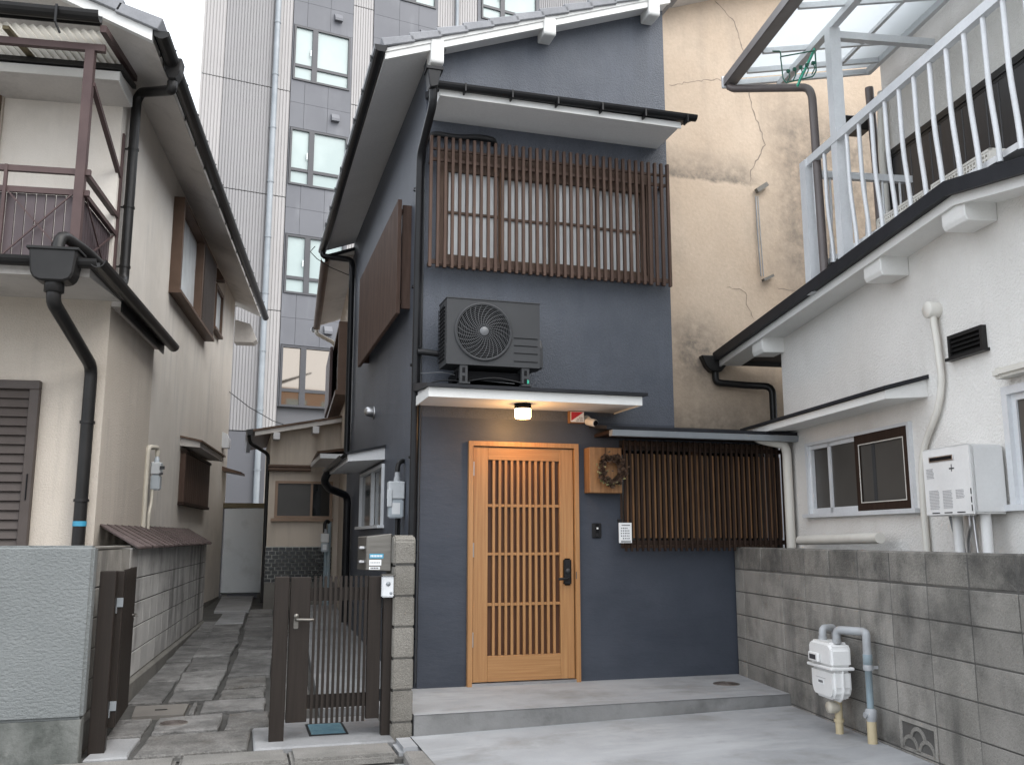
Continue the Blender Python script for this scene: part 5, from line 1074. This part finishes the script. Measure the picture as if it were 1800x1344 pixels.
q(G().tube([(-.20, y1 + .0, .66), (-.20, y1 + .05, .66)], .012, 8).tube([(-.20, y1 + .05, .66), (-.20, y1 + .065, .66)], .018, 8), 'test_plug', 'ink')
q(G().lathe([(.03, 0), (.03, .03)], (-.18, -2.06, .72), 'z', 12).pipe([(-.18, -2.06, .73), (-.18, -2.06, .80), (-.06, -2.0, .80), (-.05, -2.0, .70)], .026, 12, .05), 'inlet_elbow', 'grey_pipe')
q(G().lathe([(.03, 0), (.03, .03)], (-.18, -2.26, .72), 'z', 12).pipe([(-.18, -2.26, .73), (-.18, -2.26, .81), (-.07, -2.42, .81), (-.07, -2.45, .80), (-.07, -2.45, .66)], .027, 12, .055), 'outlet_elbow', 'grey_pipe')
q(G().tube([(-.07, -2.45, .67), (-.07, -2.45, .60), (-.07, -2.45, .599), (-.07, -2.45, .33)], [.03, .03, .022, .022], 12), 'riser_pipe', 'bluegrey_pipe')
q(G().lathe([(.03, -.018), (.033, 0), (.03, .018)], (-.07, -2.45, .585), 'z', 12).box(-.07, .0, -2.456, -2.444, .575, .595).lathe([(.028, -.01), (.028, .01)], (-.07, -2.45, .635), 'z', 12), 'pipe_clip', 'grey_pipe')
q(G().lathe([(.03, -.04), (.036, -.01), (.036, .03), (.026, .04)], (-.07, -2.45, .29), 'z', 12).tube([(-.07, -2.45, .29), (-.115, -2.45, .29)], .02, 10), 'valve', 'grey_pipe')
q(G().tube([(-.07, -2.45, .26), (-.07, -2.45, .08)], .03, 12), 'sleeve', 'tan_pipe')
q(G().pipe([(-.13, -2.13, .34), (-.13, -2.13, .22), (-.13, -2.13, .08)], .026, 12).lathe([(.034, -.01), (.034, .01)], (-.13, -2.13, .20), 'z', 12), 'sleeve', 'tan_pipe')
q(G().lathe([(.0, -.075), (.036, -.075), (.04, -.06), (.04, -.02), (.03, 0.0)], (-.13, -2.13, .285), 'x', 16), 'valve_cap', 'cream_pipe')

# ================================================================ RIGHT HOUSE
OR_ = (4.93, 7.6, 0); FR = frame(OR_, 8.2)
rhs = thing('white_house', 'white stucco house on the right with dark eaves and a balcony on its low roof', 'house', OR_, 8.2)
def q(g, name, m, par=None, **k): return g.to(name, m, par or rhs, FR, **k)
YR = -3.12
def rz(y): return 3.295 - .068 * y if y > YR else 3.295 - .068 * YR - .19 * (YR - y)      # soffit height along the gable
ye = 1.0
g = G()                                                   # gable-end wall with two window openings
for a, b, z0, z1 in ((-.45, 0, 0, 3.1), (-2.07, -.45, 0, 1.63), (-2.07, -.45, 2.225, 3.1), (-3.12, -2.07, 0, 3.1), (-4.9, -3.12, 0, 1.62), (-4.9, -3.12, 2.30, 3.1), (-7.0, -4.9, 0, 3.1)):
    g.box(.0, .16, a, b, z0, z1)
g.prism([(0, 3.1), (0, rz(0) + .03), (YR, rz(YR) + .03), (-7.0, rz(-7.0) + .03 if rz(-7) > 2.9 else 3.12), (-7.0, 3.1)], 'x', .0, .16)
g.box(.16, 3.0, -.16, -.001, 0, 3.2)
q(g, 'wall', 'white_stucco')
q(G().box(1.2, 1.25, -7, -.2, 0.3, 3.0), 'inner_wall', 'clad_base')
def slope(z_lo, z_hi, x0, x1, yA=ye, yB=-6.2):
    return [(yA, rz(yA) + z_lo), (YR, rz(YR) + z_lo), (yB, rz(yB) + z_lo), (yB, rz(yB) + z_hi), (YR, rz(YR) + z_hi), (yA, rz(yA) + z_hi)]
rf = q(G().prism(slope(.05, .13, 0, 0), 'x', -.275, 2.4), 'roof', 'dark_roof')
q(G().prism(slope(.0, .049, 0, 0), 'x', -.225, .0), 'soffit', 'white_paint')
q(G().prism(slope(-.015, .07, 0, 0), 'x', -.245, -.226), 'barge_board', 'white_paint')
q(G().prism(slope(.045, .14, 0, 0, ye + .02), 'x', -.30, -.276), 'verge_trim', 'dark_roof')
for yc in (.05, -2.08, -3.07):
    zt = rz(yc); q(G().prism([(-.222, zt - .10), (-.205, zt - .135), (.0, zt - .13), (.0, zt + .02), (-.224, zt + .02)], 'y', yc - .13, yc + .11), 'purlin_end', 'white_paint', bev=.006)
gt = q(G().gutter((-.36, 1.05, 3.30), (2.4, 1.05, 3.28), .055), 'gutter', 'charcoal_pipe')
q(G().prism([(-.44, 3.335), (-.14, 3.335), (-.17, 3.22), (-.22, 3.16), (-.33, 3.16), (-.39, 3.22)], 'y', .98, 1.11), 'rain_head', 'charcoal_pipe', bev=.01)
q(G().pipe([(-.27, 1.04, 3.17), (-.27, 1.04, 3.05), (.10, 1.0, 3.02), (.30, .9, 3.0), (.30, .9, 1.2)], .038, 10), 'downpipe', 'charcoal_pipe')
# awning over the window
aw = q(G().prism([(-.345, 2.435), (-.345, 2.46), (.0, 2.55), (.0, 2.52)], 'y', -2.35, .24), 'window_awning', 'dark_roof')
q(G().prism([(-.32, 2.375), (.0, 2.395), (.0, 2.519), (-.32, 2.434)], 'y', -2.32, .21), 'awning_soffit', 'white_paint', aw)
q(G().pipe([(-.36, -.10, 2.36), (-.30, -.12, 2.32), (-.09, -.17, 2.27), (-.07, -.17, 2.2), (-.07, -.17, 1.25)], .042, 12, .07), 'downpipe', 'white_pipe')
# sliding window
wn = q(G().box(-.03, .06, -.48, -.45, 1.60, 2.25).box(-.03, .06, -2.10, -2.07, 1.60, 2.25).box(-.03, .06, -2.07, -.48, 2.225, 2.25).box(-.06, .08, -2.16, -.40, 1.595, 1.628), 'sliding_window', 'alu')
q(G().box(.0, .03, -.51, -.48, 1.63, 2.225).box(.0, .03, -.86, -.815, 1.63, 2.225).box(.0, .03, -1.36, -.51, 1.63, 1.675).box(.0, .03, -1.36, -.51, 2.19, 2.225), 'sash', 'alu', wn)
q(G().box(.012, .018, -1.36, -.86, 1.675, 2.19).box(.034, .04, -.815, -.51, 1.675, 2.19), 'pane', 'screen_mesh', wn)
q(G().box(-.028, .0, -2.07, -2.02, 1.63, 2.225).box(-.028, .0, -1.38, -1.32, 1.63, 2.225).box(-.028, .0, -2.02, -1.38, 1.63, 1.69).box(-.028, .0, -2.02, -1.38, 2.15, 2.225), 'screen_frame', 'brown_dark', wn)
g = G().box(-.030, -.026, -2.02, -2.012, 1.69, 2.15).box(-.030, -.026, -1.388, -1.38, 1.69, 2.15).box(-.030, -.026, -2.012, -1.388, 1.69, 1.697).box(-.030, -.026, -2.012, -1.388, 2.143, 2.15)
q(g, 'screen_bead', 'white_pipe', wn)
q(G().box(-.012, -.008, -2.012, -1.388, 1.697, 2.143), 'insect_screen', 'screen_mesh', wn)
q(G().box(-.0155, -.013, -1.60, -1.555, 1.697, 2.143), 'reflected_post', 'ac_grey', wn)
w2 = q(G().box(-.03, .06, -3.17, -3.12, 1.60, 2.33).box(-.03, .06, -4.92, -4.87, 1.60, 2.33).box(-.03, .06, -4.87, -3.17, 2.28, 2.33).box(-.05, .08, -4.95, -3.08, 1.58, 1.618).box(.0, .03, -3.21, -3.17, 1.62, 2.28), 'sliding_window', 'alu')
q(G().box(.012, .018, -4.03, -3.21, 1.66, 2.24), 'pane', 'screen_mesh', w2); q(G().box(.032, .038, -4.83, -4.03, 1.66, 2.24), 'pane', 'grey_glass', w2)
q(G().box(.0, .03, -4.06, -4.01, 1.62, 2.28).box(.0, .03, -4.01, -3.21, 1.621, 1.66).box(.0, .03, -4.01, -3.21, 2.24, 2.279), 'sash', 'alu', w2)
q(G().box(.025, .045, -4.87, -4.83, 1.62, 2.28).box(.025, .045, -4.83, -4.06, 1.621, 1.66).box(.025, .045, -4.83, -4.06, 2.24, 2.279), 'sash', 'alu', w2)
# conduit with round box, vent, duct
q(G().lathe([(.0, -.085), (.052, -.085), (.058, -.078), (.058, 0)], (-.0, -2.51, 2.97), 'x', 22), 'junction_box', 'white_pipe')
q(G().pipe([(-.045, -2.52, 2.92), (-.04, -2.54, 2.7), (-.035, -2.55, 2.46), (-.035, -2.48, 2.28), (-.035, -2.29, 2.06), (-.035, -2.235, 1.9), (-.035, -2.225, 1.65), (-.035, -2.23, 1.2)], .023, 10, .10), 'conduit', 'white_pipe')
lv = q(G().box(-.035, .0, -3.0, -2.975, 2.60, 2.755).box(-.035, .0, -2.665, -2.64, 2.60, 2.755).box(-.035, .0, -2.975, -2.665, 2.73, 2.755).box(-.05, .0, -3.02, -2.62, 2.585, 2.605), 'wall_vent', 'charcoal_pipe')
for k in range(4): q(G().prism([(-.032, 2.612 + k * .03), (-.028, 2.609 + k * .03), (-.004, 2.632 + k * .03), (-.008, 2.636 + k * .03)], 'y', -2.974, -2.666), 'louvre_slat', 'charcoal_pipe', lv)
q(G().box(-.003, -.001, -2.975, -2.665, 2.605, 2.73), 'vent_back', 'ac_dark', lv)
q(G().box(-.11, .0, -3.9, -3.17, 2.375, 2.435).box(-.115, .0, -3.24, -3.155, 2.37, 2.44), 'pipe_duct', 'white_pipe', bev=.02, seg=2)
q(G().tube([(-.16, -1.85, 1.42), (-.14, -.5, 1.40)], .04, 12), 'stored_pipe', 'white_pipe')
# ---- balcony on the roof
bl = q(G().box(-.275, -.225, -5.6, -1.26, 4.52, 4.59), 'balcony_railing', 'alu')
q(G().box(-.29, -.19, -1.27, -1.17, 3.42, 4.58), 'corner_post', 'alu', bl)
def balu(y):
    pts = [(-.25, y, 4.52), (-.25, y, 4.38), (-.25, y, 4.22), (-.249, y, 4.10), (-.244, y, 4.0), (-.236, y, 3.9), (-.228, y, 3.8), (-.222, y, 3.7), (-.22, y, 3.6)]
    return G().tube(pts, .0165, 8)
b0 = q(balu(-1.353), 'baluster', 'alu', bl, loc=(-.25, -1.353, 4))
for k in range(1, 22): rep(b0, (0, -k * .1836, 0))
q(G().box(-.19, .70, -1.25, -1.20, 4.44, 4.50), 'return_rail', 'alu', bl)
rb0 = q(G().tube([(-.05, -1.225, 4.44), (-.05, -1.225, 4.15), (-.05, -1.19, 3.9), (-.05, -1.16, 3.75), (-.05, -1.18, 3.5)], .012, 6), 'baluster', 'alu', bl, loc=(-.05, -1.225, 4))
for k in range(1, 5): rep(rb0, (k * .16, 0, 0))
q(G().box(-.18, .88, -5.6, -1.2, 3.64, 3.68), 'balcony_floor', 'soffit', bl)
mat('alu_brown', (0.19, 0.175, 0.17), (0.24, 0.225, 0.22), 3, rough=0.45)
# balcony canopy
cvs = []; n = 84
def cz(x): return 5.52 + (x + .65) * .16
for i in range(n + 1):
    y = -.76 - i * 4.2 / n; dd = .019 * math.cos(i * math.pi)
    cvs += [(-.64, y, cz(-.64) + dd + .03), (.66, y, cz(.66) + dd + .03)]
cv = q(G().add(cvs, [(2 * i, 2 * i + 2, 2 * i + 3, 2 * i + 1) for i in range(n)]), 'balcony_canopy', 'poly_sheet')
q(G().bar((-.66, -.74, cz(-.66)), (.68, -.74, cz(.68)), .035, .05), 'edge_rail', 'alu', cv)
q(G().box(-.70, -.645, -5.0, -.72, 5.50, 5.57).box(-.76, -.70, -5.0, -.72, 5.49, 5.52).box(-.765, -.755, -5.0, -.72, 5.49, 5.565), 'gutter', 'alu_brown', cv)
q(G().box(-.775, -.64, -.735, -.712, 5.47, 5.58), 'end_cap', 'alu', cv)
for y in (-.98, -1.32, -2.0, -2.65, -3.3, -3.95): q(G().bar((-.64, y, cz(-.64) - .01), (.66, y, cz(.66) - .01), .03, .045), 'rafter', 'alu', cv)
q(G().box(-.255, -.195, -5.0, -.74, 5.50, 5.56), 'front_beam', 'alu', cv); q(G().box(.25, .28, -5.0, -.78, 5.64, 5.67), 'purlin', 'alu', cv); q(G().box(.62, .66, -5.0, -.78, 5.68, 5.74), 'wall_plate', 'alu', cv)
q(G().box(-.27, -.18, -1.78, -1.69, 3.5, 5.50), 'canopy_post', 'alu', cv)
q(G().box(-.20, .66, -1.765, -1.705, 5.42, 5.48), 'cross_beam', 'alu', cv)
q(G().pipe([(-.72, -.76, 5.47), (-.70, -.80, 5.43), (-.24, -1.30, 5.22), (-.235, -1.36, 5.12), (-.235, -1.40, 3.5)], .035, 10), 'downpipe', 'brown_pipe', cv)
# upper storey behind the balcony
uw = q(G().box(.90, 3.0, -7.0, -.55, 3.3, 6.4), 'upper_wall', 'white_stucco')
sh = q(G().box(.86, .90, -4.6, -.62, 4.93, 4.99).box(.85, .90, -.68, -.62, 3.6, 4.93).box(.87, .90, -4.6, -.68, 4.90, 4.93), 'shutter_frame', 'charcoal_pipe')
s0 = q(G().box(.868, .899, -.835, -.69, 3.6, 4.90), 'shutter_board', 'black_shutter', sh, bev=.006, loc=(.88, -.76, 4.2))
for k in range(1, 26): rep(s0, (0, -k * .15, 0))
q(G().box(.45, .92, -7, -.45, 6.05, 6.12), 'upper_eave', 'soffit')
q(G().pipe([(.80, -.50, 5.7), (.82, -.50, 4.9), (.82, -.50, 3.3)], .04, 10), 'downpipe', 'brown_pipe')
q(G().pipe([(.85, -.62, 5.6), (.80, -.64, 5.0), (.82, -.62, 4.6), (.84, -.6, 3.5)], .035, 10, .15), 'duct', 'white_pipe')
q(G().box(.55, .80, -.48, -.30, 5.28, 5.42), 'junction_box', 'charcoal_pipe', bev=.01)
# slatted planter trays on the balcony floor
for y0 in (-2.02, -2.72):
    t = thing('plastic_tray', 'pale slatted plastic tray on the right balcony, %s' % ('nearer the corner post' if y0 > -2.5 else 'farther from the corner post'), 'tray', FR @ Vector((.1, y0, 3.68)), 8.2, 'trays on the balcony')
    g = G().box(-.12, -.10, y0 - .62, y0, 3.685, 3.705).box(-.12, -.10, y0 - .62, y0, 3.775, 3.79).box(-.12, .28, y0 - .62, y0, 3.685, 3.70).box(.26, .28, y0 - .62, y0, 3.70, 3.79).box(-.12, .28, y0 - .015, y0, 3.70, 3.79).box(-.12, .28, y0 - .62, y0 - .605, 3.70, 3.79)
    g.to('frame', 'white_pipe', t, FR)
    g = G()
    for k in range(20): g.box(-.117, -.105, y0 - .60 + k * .03, y0 - .588 + k * .03, 3.705, 3.775)
    for k in range(2): g.box(-.1165, -.1045, y0 - .6, y0 - .02, 3.73 + k * .03, 3.742 + k * .03)
    g.to('grid', 'white_pipe', t, FR)
# laundry hanger hooked on the canopy
lhg = thing('laundry_hanger', 'green laundry hanger with pegs hooked under the right balcony canopy', 'hanger', FR @ Vector((-.45, -1.55, 5.3)), 8.2)
def q2(g, name, m, **k): return g.to(name, m, lhg, FR, **k)
a = Vector((-.50, -1.36, 5.50)); e1 = Vector((.20, -.22, 0.0))
q2(G().pipe([a + Vector((-.1, .05, .02)), a, a + Vector((.0, -.01, -.06))], .006, 6), 'hook', 'green')
q2(G().pipe([a + Vector((0, 0, -.05)), a + e1 * 1.0 + Vector((0, 0, -.10))], .006, 6).pipe([a + Vector((0, 0, -.05)), a + e1 * .04 + Vector((0, 0, -.25)), a + e1 * .12 + Vector((0, 0, -.30)), a + e1 * .9 + Vector((0, 0, -.32)), a + e1 + Vector((0, 0, -.28)), a + e1 + Vector((0, 0, -.10))], .006, 6), 'frame', 'green')
for k in range(5):
    c = a + e1 * (.15 + k * .18) + Vector((0, 0, -.30)); q2(G().pipe([c, c + Vector((.02, -.02, .05)), c + Vector((.01, -.01, .10))], .005, 6).box(c.x, c.x + .025, c.y - .02, c.y, c.z + .085, c.z + .11), 'peg', 'green')
q2(G().bar(a + e1 * .55 + Vector((-.02, .03, -.36)), a + e1 * .95 + Vector((.03, .03, -.06)), .035, .012), 'strap', 'green_light')
# ---- water heater
wh = thing('water_heater', 'white wall-mounted gas water heater with printed labels on the right house', 'water heater', FR @ Vector((-.12, -2.85, 1.56)), 8.2)
def q(g, name, m, par=None, **k): return g.to(name, m, par or wh, FR, **k)
q(G().box(-.235, -.02, -3.09, -2.61, 1.565, 1.985), 'case', 'plastic_white', bev=.012, seg=2)
q(G().box(-.255, -.236, -3.10, -2.60, 1.555, 1.99), 'front_cover', 'plastic_white', bev=.012, seg=2)
q(G().box(-.262, -.2555, -2.94, -2.68, 1.90, 1.935), 'exhaust_rim', 'steel', bev=.003)
q(G().box(-.2645, -.2625, -2.925, -2.695, 1.907, 1.928), 'exhaust_slot', 'ac_dark')
g = G()
for y0, y1, z0, z1 in ((-2.76, -2.655, 1.60, 1.72), (-2.90, -2.80, 1.605, 1.715), (-3.02, -2.935, 1.66, 1.715), (-2.72, -2.64, 1.80, 1.86)):
    z = z1
    while z > z0:
        y = y1
        while y > y0 + .01:
            L = random.uniform(.006, .022); g.box(-.2572, -.2556, max(y0, y - L), y, z - .0045, z); y -= L + .004
        z -= .0095
q(g, 'print', 'ink_grey')
q(G().box(-.2572, -.2556, -2.935, -2.885, 1.845, 1.853).box(-.2572, -.2556, -2.912, -2.907, 1.83, 1.875), 'mark', 'ink')
for y in (-2.71, -2.84, -2.97): q(G().box(-.2572, -.2556, y - .045, y + .035, 1.574, 1.580), 'slot', 'ac_dark')
for z in (1.70, 1.65, 1.60): q(G().box(-.2572, -.2556, -3.088, -3.08, z - .018, z + .018), 'slot', 'ac_dark')
q(G().tube([(-.13, -2.74, 1.575), (-.13, -2.74, 1.45), (-.13, -2.74, 1.0)], .032, 12), 'lagged_pipe', 'plastic_white'); q(G().tube([(-.13, -3.02, 1.575), (-.13, -3.02, 1.0)], .032, 12), 'lagged_pipe', 'plastic_white')
q(G().tube([(-.13, -2.74, 1.575), (-.13, -2.74, 1.53)], .022, 10).tube([(-.13, -3.02, 1.575), (-.13, -3.02, 1.53)], .022, 10), 'union', 'charcoal_pipe')
q(G().pipe([(-.14, -2.88, 1.57), (-.14, -2.88, 1.48), (-.12, -2.82, 1.40), (-.1, -2.78, 1.2)], .01, 8).pipe([(-.12, -2.89, 1.57), (-.12, -2.90, 1.4), (-.12, -2.92, 1.2)], .009, 8), 'flexible_pipe', 'steel')
q(G().pipe([(-.10, -2.62, 1.57), (-.08, -2.62, 1.46), (-.06, -2.68, 1.36), (-.06, -2.68, 1.2)], .011, 8), 'cable', 'galv')

# building across the street behind the camera: seen only in the window reflections
ob = thing('tan_building', 'tan building across the street, seen mirrored in the lowest apartment windows', 'building', (22, -18, 0))
G().box(12, 34, -26, -18, 0, 13.2).to('wall', (mat('tan_wall', (0.46, 0.27, 0.16), (0.52, 0.32, 0.20), .4, rough=.9)), ob)
for zf in (1.2, 4.4, 7.6, 10.8):
    for k in range(7): G().box(13 + k * 3, 14.7 + k * 3, -18.02, -17.96, zf, zf + 1.5).to('window', 'curtain_pane', ob)
    G().box(12, 34, -17.999, -17.8, zf - .6, zf - .4).to('string_course', 'white_paint', ob)
